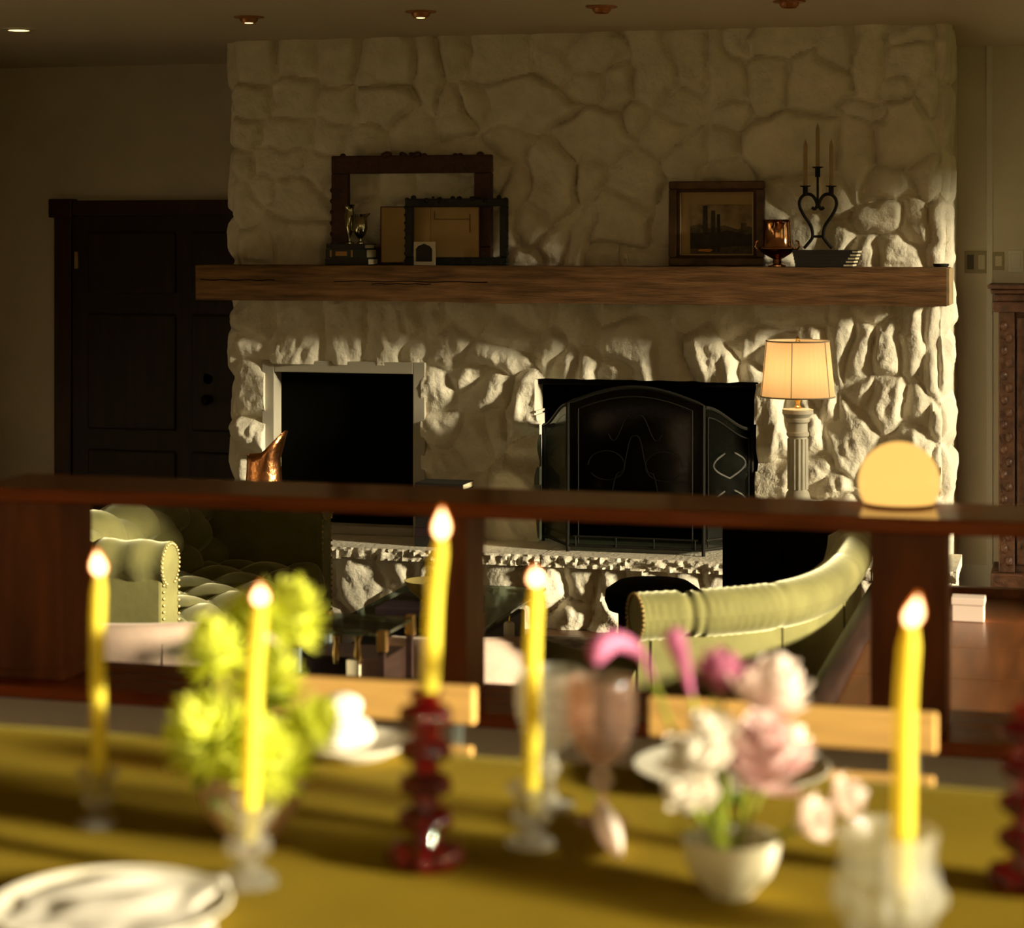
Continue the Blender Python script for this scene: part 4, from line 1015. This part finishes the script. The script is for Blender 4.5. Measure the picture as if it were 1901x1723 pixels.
# wrought iron heart candelabra
Yh = 9.93
ih = thing('iron_candelabra', 'black wrought iron heart-shaped candelabra standing on slim books', 'candelabra', (XZ(1519, 465, Yh)[0], Yh, bz))
def ipath(pts, r=.0075, name='scroll'): wp(ih, name, 'iron', MB().tube(spline([(XZ(a, b, Yh)[0], Yh, max(XZ(a, b, Yh)[1], bz + r)) for a, b in pts], 6 * len(pts)), r, 8))
for s_ in (-1, 1):
    mx = lambda a: 1518.5 + s_ * a
    ipath([(mx(26), 466), (mx(14), 447), (mx(10), 438), (mx(13), 420), (mx(26), 400), (mx(34), 383), (mx(33), 370), (mx(24), 361), (mx(12), 362), (mx(4), 372), (mx(2), 382), (mx(6), 388), (mx(11), 385)])
ipath([(1509, 439), (1528, 439)], .006, 'crossbar'); ipath([(1518, 378), (1518, 350), (1518, 326)], .0055, 'stem')
for (a, b, top) in ((1495, 346, 262), (1518, 311, 232), (1543, 346, 262)):
    c = XZ(a, b, Yh)
    wp(ih, 'drip_cup', 'iron', MB().lathe([(.012, -.045), (.012, -.004), (.026, 0), (.026, .003), (.010, .003), (.010, -.03), (0, -.03)], 16, (c[0], Yh, c[1]), cap=False))
    tp_ = XZ(a, top, Yh)[1]
    cd = thing('tan_taper', 'tan taper candle in the %s cup of the iron candelabra' % {1495: 'left', 1518: 'middle raised', 1543: 'right'}[a], 'candle', (c[0], Yh, c[1] - .028), 0, 'tapers in the iron candelabra')
    wp(cd, 'wax', 'wax_tan', MB().lathe([(.0095, c[1] - .028), (.009, tp_ - .02), (.004, tp_), (0, tp_)], 12, (c[0], Yh, 0), cap=False)); wp(cd, 'wick', 'wick', MB().tube([(c[0], Yh, tp_ - .004), (c[0], Yh, tp_ + .01)], .0012, 5))
# small black dish at the right end
xd, _ = XZ(1747, 490, 9.92)
single('black_dish', 'iron', MB().lathe([(.03, 0), (.036, .006), (.037, .016), (.033, .016), (.03, .006), (0, .006)], 20, (xd, 9.92, MZ), cap=False), 'small shallow black dish at the right end of the mantel', 'dish', (xd, 9.92, MZ))

# ================================================================== RIGHT OF THE CHIMNEY
def plate(px0, px1, py0, py1, label, rockers):
    a = PY(px0, py0, WB); b = PY(px1, py1, WB)
    t = thing('switch_plate', label, 'switch', ((a.x + b.x) / 2, WB, b.z))
    wp(t, 'cover', 'white_trim' if rockers == ['white_trim'] else 'switch_cover', MB().box(a.x, b.x, WB - .008, WB - .0005, b.z, a.z), smooth=False, bevel=.002)
    n = len(rockers); w = (b.x - a.x)
    for i, m_ in enumerate(rockers):
        c0 = a.x + w * (i + .22) / n; c1 = a.x + w * (i + .82) / n
        wp(t, 'rocker', m_, MB().box(c0, c1, WB - .013, WB - .008, b.z + .02, a.z - .02), smooth=False, bevel=.001)
plate(1791, 1832, 466, 507, 'double light switch plate with one dark rocker beside the chimney', ['switch_dark', 'switch_plate'])
plate(1843, 1864, 468, 501, 'single light switch plate right of the double one', ['switch_plate'])
plate(1871, 1900, 464, 506, 'blank white switch plate above the carved cabinet', ['white_trim'])
KX0 = PY(1850, 700, 10.98).x
kb = thing('carved_cabinet', 'tall dark carved wooden cabinet with moulded cornice at the right wall', 'cabinet', (KX0 + .6, 11.15, 0))
wp(kb, 'body', 'carved', MB().box(KX0 + .01, KX0 + 1.2, 11.0, 11.35, 0.10, 1.56), smooth=False, bevel=.004)
cor = [(1832, 528, .0), (1838, 536, .012), (1846, 545, .03), (1848, 560, .036), (1852, 572, .045)]
zc = [PY(a, b, 10.98).z for a, b, _ in cor]
wp(kb, 'cornice', 'carved', MB().box(KX0 - .045, KX0 + 1.26, 10.93, 11.36, zc[1], zc[0]).box(KX0 - .03, KX0 + 1.24, 10.95, 11.36, zc[2], zc[1]).box(KX0 - .015, KX0 + 1.22, 10.97, 11.36, zc[3], zc[2]).box(KX0 - .02, KX0 + 1.22, 10.96, 11.36, zc[4] - .02, zc[3]), smooth=False, bevel=.008)
wp(kb, 'plinth', 'carved', MB().box(KX0 - .03, KX0 + 1.23, 10.95, 11.36, 0, .16), smooth=False, bevel=.01)
for i, xx in enumerate((KX0 + .05, KX0 + .62, KX0 + 1.16)):
    pil_ = wp(kb, 'pilaster', 'carved', MB().box(xx - .04, xx + .04, 10.975, 11.01, .16, 1.5), smooth=False, bevel=.006)
    for q in range(20): wp(kb, 'carving', 'carved', MB().ball((xx + .012 * (-1) ** q, 10.978, .22 + q * .063), .020, 8, 6, 1.3), parent=pil_)
for a in (KX0 + .1, KX0 + .67): 
    dd = wp(kb, 'door', 'carved', MB().box(a, a + .46, 10.985, 11.0, .2, 1.46), smooth=False, bevel=.008)
    wp(kb, 'door_panel', 'carved', MB().box(a + .06, a + .40, 10.972, 10.99, .28, 1.38), parent=dd, smooth=False, bevel=.01)

# ================================================================== CEILING LAMPS
for i, (a, b, rr, lit) in enumerate(((35, 54, .062, 1), (462, 31, .055, 0), (781, 21, .055, 0), (1117, 12, .055, 0), (1465, 2, .055, 0))):
    p = PZ(a, b, CEIL)
    t = thing('recessed_light', ['brightly lit recessed ceiling light at the far left', 'small recessed ceiling spot above the chimney corner, nearest the lit one', 'recessed ceiling spot above the large empty frame', 'unlit recessed ceiling spot left of the top right one', 'recessed ceiling spot furthest right, cut by the top edge'][i], 'ceiling light', (p.x, p.y, CEIL - .0), 0, 'recessed ceiling lights')
    sub(t, 'trim_ring', 'white_trim' if lit else 'can_copper', MB().lathe([(rr * .80, -.001), (rr * .82, -.008), (rr + .012, -.006), (rr + .016, -.001)], 30, cap=False))
    if lit: sub(t, 'lens', 'bulb', MB().lathe([(0, -.008), (rr * .82, -.007), (rr * .82, -.002)], 30, cap=False))
    else:
        e = sub(t, 'eyeball', 'can_copper', MB().lathe([(rr * .78, -.002), (rr * .74, -.018), (rr * .55, -.030), (rr * .5, -.028)], 24, cap=False))
        if i < 3: sub(t, 'lens', 'bulb', MB().lathe([(0, -.027), (rr * .30, -.029), (rr * .34, -.0305), (rr * .34, -.026)], 24, cap=False))

# ================================================================== DINING TABLE
TT = 1.10
dt = thing('dining_table', 'long dining table under an olive green tablecloth', 'table', (-0.75, 2.5, DIN))
DX0, DX1, DY0, DY1 = -2.35, 0.85, 1.98, 3.0
wp(dt, 'table_top', 'oak', MB().box(DX0 + .02, DX1 - .02, DY0 + .02, DY1 - .02, TT - .045, TT - .004), smooth=False)
for x in (DX0 + .12, DX1 - .12):
    for y in (DY0 + .12, DY1 - .12): wp(dt, 'leg', 'oak', MB().box(x - .035, x + .035, y - .035, y + .035, DIN, TT - .045), smooth=False, bevel=.005)
# tablecloth: top sheet falling over the edges in soft folds
nx, ny = 130, 46
P = []
def clothpt(u, v):
    x = DX0 - .22 + u * (DX1 - DX0 + .44); y = DY0 - .22 + v * (DY1 - DY0 + .44)
    ox_ = max(0, DX0 - x) + max(0, x - DX1); oy_ = max(0, DY0 - y) + max(0, y - DY1)
    drop = max(ox_, oy_)
    X = min(max(x, DX0), DX1); Yv = min(max(y, DY0), DY1)
    wav = .018 * math.sin(x * 21) * min(1, oy_ / .1) + .018 * math.sin(y * 23) * min(1, ox_ / .1)
    flare = drop * .10 + abs(wav) + (.004 if drop > 0 else 0)
    if x < DX0: X -= flare
    if x > DX1: X += flare
    if y < DY0: Yv -= flare
    if y > DY1: Yv += flare
    z = TT - (drop if drop > .001 else 0)
    if drop == 0: z += .0010 * math.sin(x * 7 + y * 3)
    return (X, Yv, z)
for i in range(nx + 1): P.append([clothpt(i / nx, j / ny) for j in range(ny + 1)])
clo = single('tablecloth', 'cloth', MB().grid(P), 'olive green tablecloth spread over the dining table', 'tablecloth', (-.75, 2.5, TT), angle=70)
TZZ = TT + .0016

# ------------------------------------------------------------------ slatted folding chairs across the table
def chair(label, x0, x1, yb):
    t = thing('slatted_chair', label, 'chair', ((x0 + x1) / 2, yb - .1, DIN), 0, 'slatted folding chairs')
    w = (x1 - x0) / 2
    def b_(name, m_, a, b, c, d, e, f, bevel=.004): return MB().box(a, b, c, d, e, f).build(name, m_, t, smooth=False, bevel=bevel)
    zt = 1.158 - DIN
    b_('back_slat', 'oak', -w, w, .088, .108, zt - .060, zt); b_('back_slat', 'oak', -w + .004, w - .004, .086, .104, zt - .130, zt - .095)
    for s in (-1, 1):
        sx = s * (w - .035)
        MB().box(sx - .008, sx + .008, .108, .116, .0, zt - .01).build('back_upright', 'steel_blue', t, smooth=False)
        MB().tube([(sx, -.28, 0), (sx, .10, .42)], .010, 8).build('leg', 'steel_blue', t)
        MB().box(sx - .010, sx + .010, -.30, .10, .415, .43).build('seat_rail', 'steel_blue', t, smooth=False)
    for k in range(5): b_('seat_slat', 'oak', -w + .01, w - .01, -.30 + k * .078, -.235 + k * .078, .43, .448)
    return t
cxl = PY(912, 1260, 3.29).x
chair('slatted wooden chair across the table, behind the red candlestick', cxl - .44, cxl, 3.20)
chair('slatted wooden chair across the table, behind the pink flowers', PY(1225, 1290, 3.29).x, PY(1747, 1310, 3.29).x, 3.20)

# ------------------------------------------------------------------ tapers, flames, holders
def taper(label, p0, p1, r=.0112, flame=(0, 0), fl=.034):
    """a burning yellow taper from p0 (in its socket) to p1 (its top)"""
    t = thing('yellow_taper', label, 'candle', p0, 0, 'burning yellow tapers')
    d = Vector(p1) - Vector(p0); n = 14
    pts = [d * (i / n) + Vector((.0025 * math.sin(i * .5), 0, 0)) * (i / n) for i in range(n + 1)]
    rs = [r * (1.0 - .16 * (i / n)) for i in range(n)] + [r * .5]
    MB().tube(pts, rs, 14).build('wax', 'wax_yellow', t)
    tip = pts[-1]
    MB().tube([tip, tip + Vector((.0006, 0, .010))], .0011, 5).build('wick', 'wick', t)
    lx, ly = flame
    def drop(s, h, z0):
        V = []
        for i in range(11):
            u = i / 10; rr = s * math.sin(PI * min(1, u ** .72)) * (1 - .25 * u) + 1e-4
            V.append((rr, z0 + h * u, u))
        m = MB(); Pn = []
        for k in range(14):
            a = 2 * PI * k / 14; Pn.append([(tip.x + lx * u + rr * math.cos(a), tip.y + ly * u + rr * math.sin(a), tip.z + z) for rr, z, u in V])
        return m.grid(Pn, True)
    f = drop(.0116, fl + .003, -.002).build('flame', 'flame_outer', t)
    drop(.0096, fl - .004, .000).build('flame_core', 'flame_core', f)
    return t
def on_table(px, py): p = PZ(px, py, TZZ); p.z = TZZ; return p
def up(p, px, py):
    """point above a table spot at the same distance, seen at px, py"""
    d = -p.x * sn + p.y * cs
    return PD(px, py, d)
def crystal_holder(label, p, h, w, name='crystal_candlestick', grp='crystal candle holders'):
    t = thing(name, label, 'candlestick', p, 0, grp)
    MB().lathe([(0, 0), (w * .62, 0), (w * .64, h * .06), (w * .40, h * .16), (w * .22, h * .24), (w * .20, h * .30)], 32, lobes=8, amp=.06, cap=False).build('foot', 'crystal', t)
    MB().lathe([(w * .20, h * .30), (w * .42, h * .38), (w * .50, h * .48), (w * .42, h * .58), (w * .28, h * .64)], 32, lobes=8, amp=.10, cap=False).build('knop', 'crystal', t)
    MB().lathe([(w * .28, h * .64), (w * .40, h * .74), (w * .56, h * .90), (w * .66, h), (w * .58, h), (w * .30, h * .84), (.0125, h * .74), (.0125, h * .5), (0, h * .5)], 32, lobes=8, amp=.07, cap=False).build('cup', 'crystal', t)
    return t
pA = on_table(182, 1532); crystal_holder('clear crystal candlestick at the left end of the table', pA, .072, .044)
taper('burning yellow taper at the far left of the table', (pA.x, pA.y, TZZ + .038), up(pA, 183, 1068), flame=(-.004, 0))
pB = on_table(460, 1640); crystal_holder('clear crystal candlestick in front of the blush bowl', pB, .096, .056)
taper('burning yellow taper standing before the green flowers', (pB.x, pB.y, TZZ + .05), up(pB, 481, 1122), flame=(0, 0), fl=.026)
pD = on_table(985, 1568); crystal_holder('small clear crystal candlestick beside the goblets', pD, .075, .050)
taper('burning yellow taper in front of the clear goblet', (pD.x, pD.y, TZZ + .04), up(pD, 994, 1088), flame=(-.003, 0), fl=.026)
# ruby glass candlesticks with bubble tiers
def ruby(label, p):
    t = thing('ruby_candlestick', label, 'candlestick', p, 0, 'ruby bubble candlesticks')
    MB().lathe([(0, 0), (.038, 0), (.040, .008), (.022, .022), (.017, .03), (.017, .205), (.021, .214), (.0135, .214), (.0125, .150), (0, .150)], 28, cap=False).build('stem', 'ruby', t)
    for (z, R, r, n) in ((.014, .036, .0135, 9), (.058, .023, .0125, 8), (.100, .022, .0120, 8), (.142, .022, .0120, 8), (.184, .022, .0125, 8)):
        m = MB()
        for k in range(n): a = 2 * PI * k / n; m.ball((R * math.cos(a), R * math.sin(a), z), r, 12, 8)
        m.build('bubble_tier', 'ruby', t)
    return t
pC = on_table(790, 1608); ruby('ruby red bubble-glass candlestick at the middle of the table', pC)
taper('burning yellow taper in the red candlestick at the middle', (pC.x, pC.y, TZZ + .152), up(pC, 817, 1000), flame=(.001, 0), fl=.040)
pF = on_table(1908, 1650); ruby('ruby red bubble-glass candlestick cut by the right edge', pF)
# cut crystal tumbler with a taper
pE = on_table(1648, 1738)
tm = thing('crystal_tumbler', 'large cut crystal tumbler holding a taper at front right', 'candle holder', pE)
hE, rE = .118, .056
MB().lathe([(0, 0), (rE * .62, 0), (rE * .90, .016), (rE * 1.02, .04), (rE, .07), (rE * .90, .084), (rE * .92, .10), (rE * .98, hE), (rE * .90, hE), (rE * .82, .10), (rE * .80, .085), (rE * .88, .06), (rE * .85, .035), (rE * .5, .022), (0, .020)], 48, lobes=16, amp=.025, cap=False).build('bowl', 'tumbler_glass', tm, angle=50)
MB().lathe([(.018, .021), (.022, .05), (.0175, .06), (.0145, .06), (.0145, .03), (0, .03)], 24, (.013, .002, 0), cap=False).build('socket', 'tumbler_glass', tm)
for k in range(12):
    a = 2 * PI * k / 12; MB().ball((rE * 1.0 * math.cos(a), rE * 1.0 * math.sin(a), .045), .010, 10, 6, 1.5).build('cut_lozenge', 'tumbler_glass', tm)
taper('burning yellow taper in the crystal tumbler at right', (pE.x + .013, pE.y + .002, TZZ + .032), up(pE, 1688, 1162), r=.0128, flame=(.008, 0), fl=.036)

# ------------------------------------------------------------------ goblets
def goblet(label, p, m_, h, rb):
    t = thing('goblet', label, 'glass', p, 0, 'stemmed goblets')
    MB().lathe([(0, 0), (rb * .78, 0), (rb * .80, .004), (rb * .3, .012), (.008, .022), (.0065, h * .22)], 32, cap=False).build('foot', m_, t)
    MB().lathe([(.0065, h * .22), (.012, h * .27), (.014, h * .31), (.008, h * .35), (.009, h * .40)], 24, lobes=6, amp=.12, cap=False).build('stem', m_, t)
    o = [(.009, h * .40), (rb * .45, h * .44), (rb * .80, h * .54), (rb * .98, h * .70), (rb * 1.0, h * .86), (rb * .96, h)]
    i = [(r - .0028, z) for r, z in o[::-1][:-1]] + [(0, h * .445)]
    MB().lathe(o + i, 40, lobes=10, amp=.03, cap=False).build('bowl', m_, t, angle=60)
    return t
pG = on_table(1020, 1500); goblet('clear pressed-glass goblet behind the middle taper', pG, 'tumbler_glass', .186, .047)
pH = on_table(1117, 1528); goblet('rose-tinted goblet left of the pink flowers', pH, 'rose_glass', .192, .0455)

# ------------------------------------------------------------------ plates and napkins
def dinner_plate(label, p, r, m_='porcelain'):
    return single('dinner_plate', m_, MB().lathe([(0, .002), (r * .55, .002), (r * .60, 0), (r * .66, .003), (r * .97, .017), (r, .020), (r * .98, .0215), (r * .64, .008), (r * .58, .006), (0, .006)], 56, p, cap=False), label, 'plate', p)
pp = PZ(655, 1402, TZZ); dinner_plate('white plate at the far side behind the green flowers', pp, .088)
def napkin(label, p, sx, sy, h, seed, rz=0):
    n = 34; g = np.linspace(-1, 1, n); A, B = np.meshgrid(g, g, indexing='ij')
    r2 = np.sqrt(A * A + B * B)
    Z = h * (np.abs(fbm(A * 1.1 + 3, B * 1.1, seed, 2)) * 1.5 + .35 * np.clip(1 - r2, 0, 1)) + .004
    Pn = [[(sx * A[i, j] * (1 + .12 * math.sin(4 * B[i, j] + seed)), sy * B[i, j] * (1 + .12 * math.sin(3 * A[i, j])), float(Z[i, j])) for j in range(n)] for i in range(n)]
    o = tag(MB().grid(Pn).build('napkin', 'napkin', None, loc=p, angle=70, solid=.002), label, 'napkin')
    o.rotation_euler = (0, 0, rz); return o
# standing folded napkin on the far plate
fp = (pp.x - .018, pp.y, TZZ + .007)
nf = thing('folded_napkin', 'upright folded white napkin on the far plate, brightly sunlit', 'napkin', fp)
def bunch(c, r, h, seed):
    n = 26; Pn = []
    for k in range(n):
        a = 2 * PI * k / n; row = []
        for j in range(12):
            u = j / 11; t_ = u * PI * .93; w = 1 + .10 * math.sin(5 * a + seed + 3 * u) * math.sin(t_)
            row.append((c[0] + r * w * math.sin(PI - t_) * math.cos(a), c[1] + r * w * math.sin(PI - t_) * math.sin(a), c[2] + h * .5 * (1 - math.cos(t_))))
        Pn.append(row)
    return MB().grid(Pn, True)
bunch((0, 0, 0), .050, .052, 1).build('fold', 'napkin', nf, angle=80); bunch((.002, -.004, .040), .032, .046, 2).build('fold', 'napkin', nf, angle=80)
pr = PZ(1357, 1447, TZZ); dinner_plate('pale grey dinner plate behind the pink flowers', pr, .140, 'plate_grey')
pl_ = PZ(205, 1708, TZZ); dinner_plate('white dinner plate at the front left corner of the table', pl_, .136)
napkin('crumpled white linen napkin on the front left plate', (pl_.x, pl_.y, TZZ + .010), .112, .098, .012, 5, .3)

# ------------------------------------------------------------------ bowls of flowers
pBw = on_table(467, 1556)
single('blush_bowl', 'blush_bowl', MB().lathe([(0, 0), (.030, 0), (.032, .004), (.054, .030), (.067, .062), (.071, .090), (.067, .090), (.062, .062), (.05, .032), (.026, .010), (0, .010)], 36, pBw, cap=False), 'blush ceramic bowl holding the green flowers', 'bowl', pBw)
pWb = on_table(1356, 1658)
single('white_bowl', 'porcelain', MB().lathe([(0, 0), (.026, 0), (.028, .004), (.046, .024), (.054, .046), (.057, .066), (.053, .066), (.049, .046), (.04, .024), (.02, .008), (0, .008)], 36, pWb, lobes=5, amp=.02, cap=False), 'small white porcelain bowl holding the pink flowers', 'bowl', pWb)

def petal(m, base, d, upv, ln, wd, curl, n=4):
    d = d.normalized(); s = d.cross(upv)
    if s.length < 1e-4: s = d.orthogonal()
    s.normalize(); nrm = s.cross(d).normalized()
    P = []
    for i in range(n + 1):
        u = i / n; w = wd * math.sin(PI * min(.95, .12 + .80 * u)) ; c = base + d * ln * u + nrm * (curl * ln * u * u)
        P.append([c - s * w + nrm * w * .35, c, c + s * w + nrm * w * .35])
    m.grid([[tuple(q) for q in r] for r in P])
def head(rad, n, kind, seed):
    rg_ = random.Random(seed); m = MB(); ga = PI * (3 - math.sqrt(5))
    for k in range(n):
        y = 1 - (k + .5) / n * (1.75 if kind == 'pom' else 1.25); th_ = k * ga; r_ = math.sqrt(max(0, 1 - y * y))
        d = Vector((r_ * math.cos(th_), r_ * math.sin(th_), y)) + Vector((rg_.uniform(-.12, .12), rg_.uniform(-.12, .12), rg_.uniform(-.12, .12)))
        if kind == 'pom': petal(m, d * rad * .35, d, Vector((0, 0, 1)), rad * .70 * rg_.uniform(.85, 1.1), rad * .13, .35)
        else: petal(m, d * rad * .18, d + Vector((0, 0, .25)), Vector((0, 0, 1)), rad * .95 * rg_.uniform(.8, 1.1), rad * .36, .5)
    return m
def flower(name, label, root, c, rad, n, kind, pm, seed, grp, axis=None, leaves=0, stem='leaf_light'):
    t = thing(name, label, 'flower', root, 0, grp)
    c = Vector(c) - Vector(root)
    hm = head(rad, n, kind, seed)
    ax = Vector(axis) if axis else Vector((c.x, c.y, max(.03, c.z * .6)))
    R = ax.to_track_quat('Z', 'Y').to_matrix()
    hm.v = [tuple(R @ Vector(v) + c) for v in hm.v]
    hm.build('bloom', pm, t, angle=80)
    MB().ball((c.x, c.y, c.z), rad * (.55 if kind == 'pom' else .3), 12, 8).build('centre', pm, t)
    MB().tube([Vector((0, 0, 0)), Vector((c.x * .35, c.y * .35, c.z * .5)), c], .0028, 6).build('stem', stem, t)
    rg_ = random.Random(seed + 3)
    for k in range(leaves):
        m = MB(); a = rg_.uniform(0, 2 * PI); b = Vector((c.x * .4, c.y * .4, c.z * rg_.uniform(.35, .6)))
        petal(m, b, Vector((math.cos(a), math.sin(a), rg_.uniform(.1, .6))), Vector((0, 0, 1)), rg_.uniform(.05, .075), .016, -.25, 6)
        m.build('leaf', 'leaf', t, angle=80)
    return t
gbase = (pBw.x, pBw.y, pBw.z + .012)
dB = -pBw.x * sn + pBw.y * cs
for i, (a, b, r_, dd, lb) in enumerate(((532, 1150, .043, .00, 'green pompon flower, highest and furthest right of the bunch'), (404, 1212, .039, -.02, 'green pompon flower leaning out at upper left of the bunch'),
        (490, 1278, .046, .02, 'green pompon flower in the middle of the bunch'), (392, 1372, .050, -.03, 'green pompon flower at lower left of the bunch'), (500, 1415, .046, -.05, 'green pompon flower low at the rim of the blush bowl'),
        (455, 1150, .030, .03, 'small green pompon flower behind the taper flame'), (575, 1350, .034, .03, 'pale green flower at the right of the bunch'))):
    flower('green_pompon', lb, gbase, PD(a, b, dB + dd), r_ * 1.22, 130, 'pom', 'petal_green', 20 + i, 'green pompon flowers', leaves=3 if i in (2, 3, 4, 6) else 1)
pbase = (pWb.x, pWb.y, pWb.z + .010)
dW = -pWb.x * sn + pWb.y * cs
for i, (a, b, r_, n, dd, pm, lb) in enumerate(((1418, 1318, .042, 26, .02, 'petal_blush', 'blush pink bloom at the top right of the pink bunch'), (1398, 1440, .047, 30, -.03, 'petal_pink', 'pink and white bloom in the centre of the pink bunch'),
        (1305, 1420, .031, 18, -.08, 'petal_white', 'white bloom at the left of the pink bunch'), (1338, 1272, .028, 20, .03, 'petal_mauve', 'mauve bloom behind the calla lilies'), (1300, 1480, .022, 14, -.08, 'petal_white', 'small white blossom low above the white bowl'),
        (1325, 1375, .024, 16, -.06, 'petal_white', 'small white blossom between the mauve and white blooms'), (1490, 1530, .024, 14, -.03, 'petal_blush', 'drooping blush blossom right of the white bowl'), (1550, 1490, .024, 14, .0, 'petal_blush', 'outermost blush blossom reaching toward the crystal tumbler'),
        (1450, 1400, .026, 16, .05, 'petal_white', 'white blossom at the right behind the pink bloom'), (1272, 1478, .020, 12, -.09, 'petal_white', 'lowest left white blossom over the rim of the white bowl'),
        (1412, 1395, .028, 16, .0, 'petal_blush', 'blush blossom between the two large pink blooms'))):
    flower('pink_bloom', lb, pbase, PD(a, b, dW + dd), r_ * 1.3, n + 8, 'open', pm, 60 + i, 'blooms in the white bowl', leaves=1 if i < 3 else 0)
def calla(label, pts, wid, seed):
    W3 = [PD(a, b, dW + dd) for a, b, dd in pts]
    t = thing('calla_lily', label, 'flower', pbase, 0, 'calla lilies')
    L_ = [p - Vector(pbase) for p in W3]
    sp_ = spline(L_, 24)
    n = len(sp_)
    MB().tube([Vector((0, 0, 0)), L_[0] * .5, L_[0]], .0032, 8).build('stem', 'leaf_light', t)
    MB().tube(sp_, [wid * (.22 + .78 * math.sin(PI * .5 * min(1, i / (n * .72))) ** 1.5 if i < n * .8 else .22 + .78 * max(.05, (1 - (i - n * .8) / (n * .2)))) for i in range(n)], 12).build('spathe', 'calla', t)
    return t
calla('pink calla lily bending over to the left', [(1212, 1262, .0), (1190, 1215, -.01), (1150, 1192, -.02), (1118, 1200, -.03), (1104, 1232, -.04)], .0135, 1)
calla('upright pink calla lily above the white bowl', [(1284, 1292, .0), (1270, 1240, -.01), (1256, 1195, -.02), (1246, 1172, -.03)], .0125, 2)
# leaves at the foot of the pink bunch
for i, (a, b, c, d) in enumerate(((1330, 1560, 1190, 1530), (1320, 1570, 1240, 1370), (1350, 1560, 1300, 1310))):
    s0 = PD(a, b, dW); s1 = PD(c, d, dW - .03)
    m = MB(); petal(m, s0, s1 - s0, Vector((0, 0, 1)), (s1 - s0).length, .009, .12, 8)
    m.v = [tuple(Vector(v) - Vector(pbase)) for v in m.v]
    tag(m.build('leaf_blade', 'leaf_light', None, loc=pbase, angle=80), ['long green leaf drooping over the left rim of the white bowl', 'green leaf rising behind the small white blossoms', 'tall green leaf among the calla stems'][i], 'leaf')
# fallen pink bud on the cloth
pbud = on_table(1137, 1560)
bd = thing('fallen_bud', 'pale pink flower bud lying on the cloth before the rose goblet', 'flower', (pbud.x, pbud.y, TZZ))
q0 = on_table(1112, 1510) - pbud; q1 = on_table(1150, 1605) - pbud
MB().tube([q0 + Vector((0, 0, .010)) + (q1 - q0) * (i / 10) for i in range(11)], [.003 + .0135 * math.sin(PI * (i / 10) ** .8) for i in range(11)], 12).build('bud', 'petal_blush', bd)
MB().tube([q0 * 1.0 + Vector((0, 0, .010)), q0 * 1.6 + Vector((0, 0, .006))], .0025, 6).build('stem', 'leaf_light', bd)
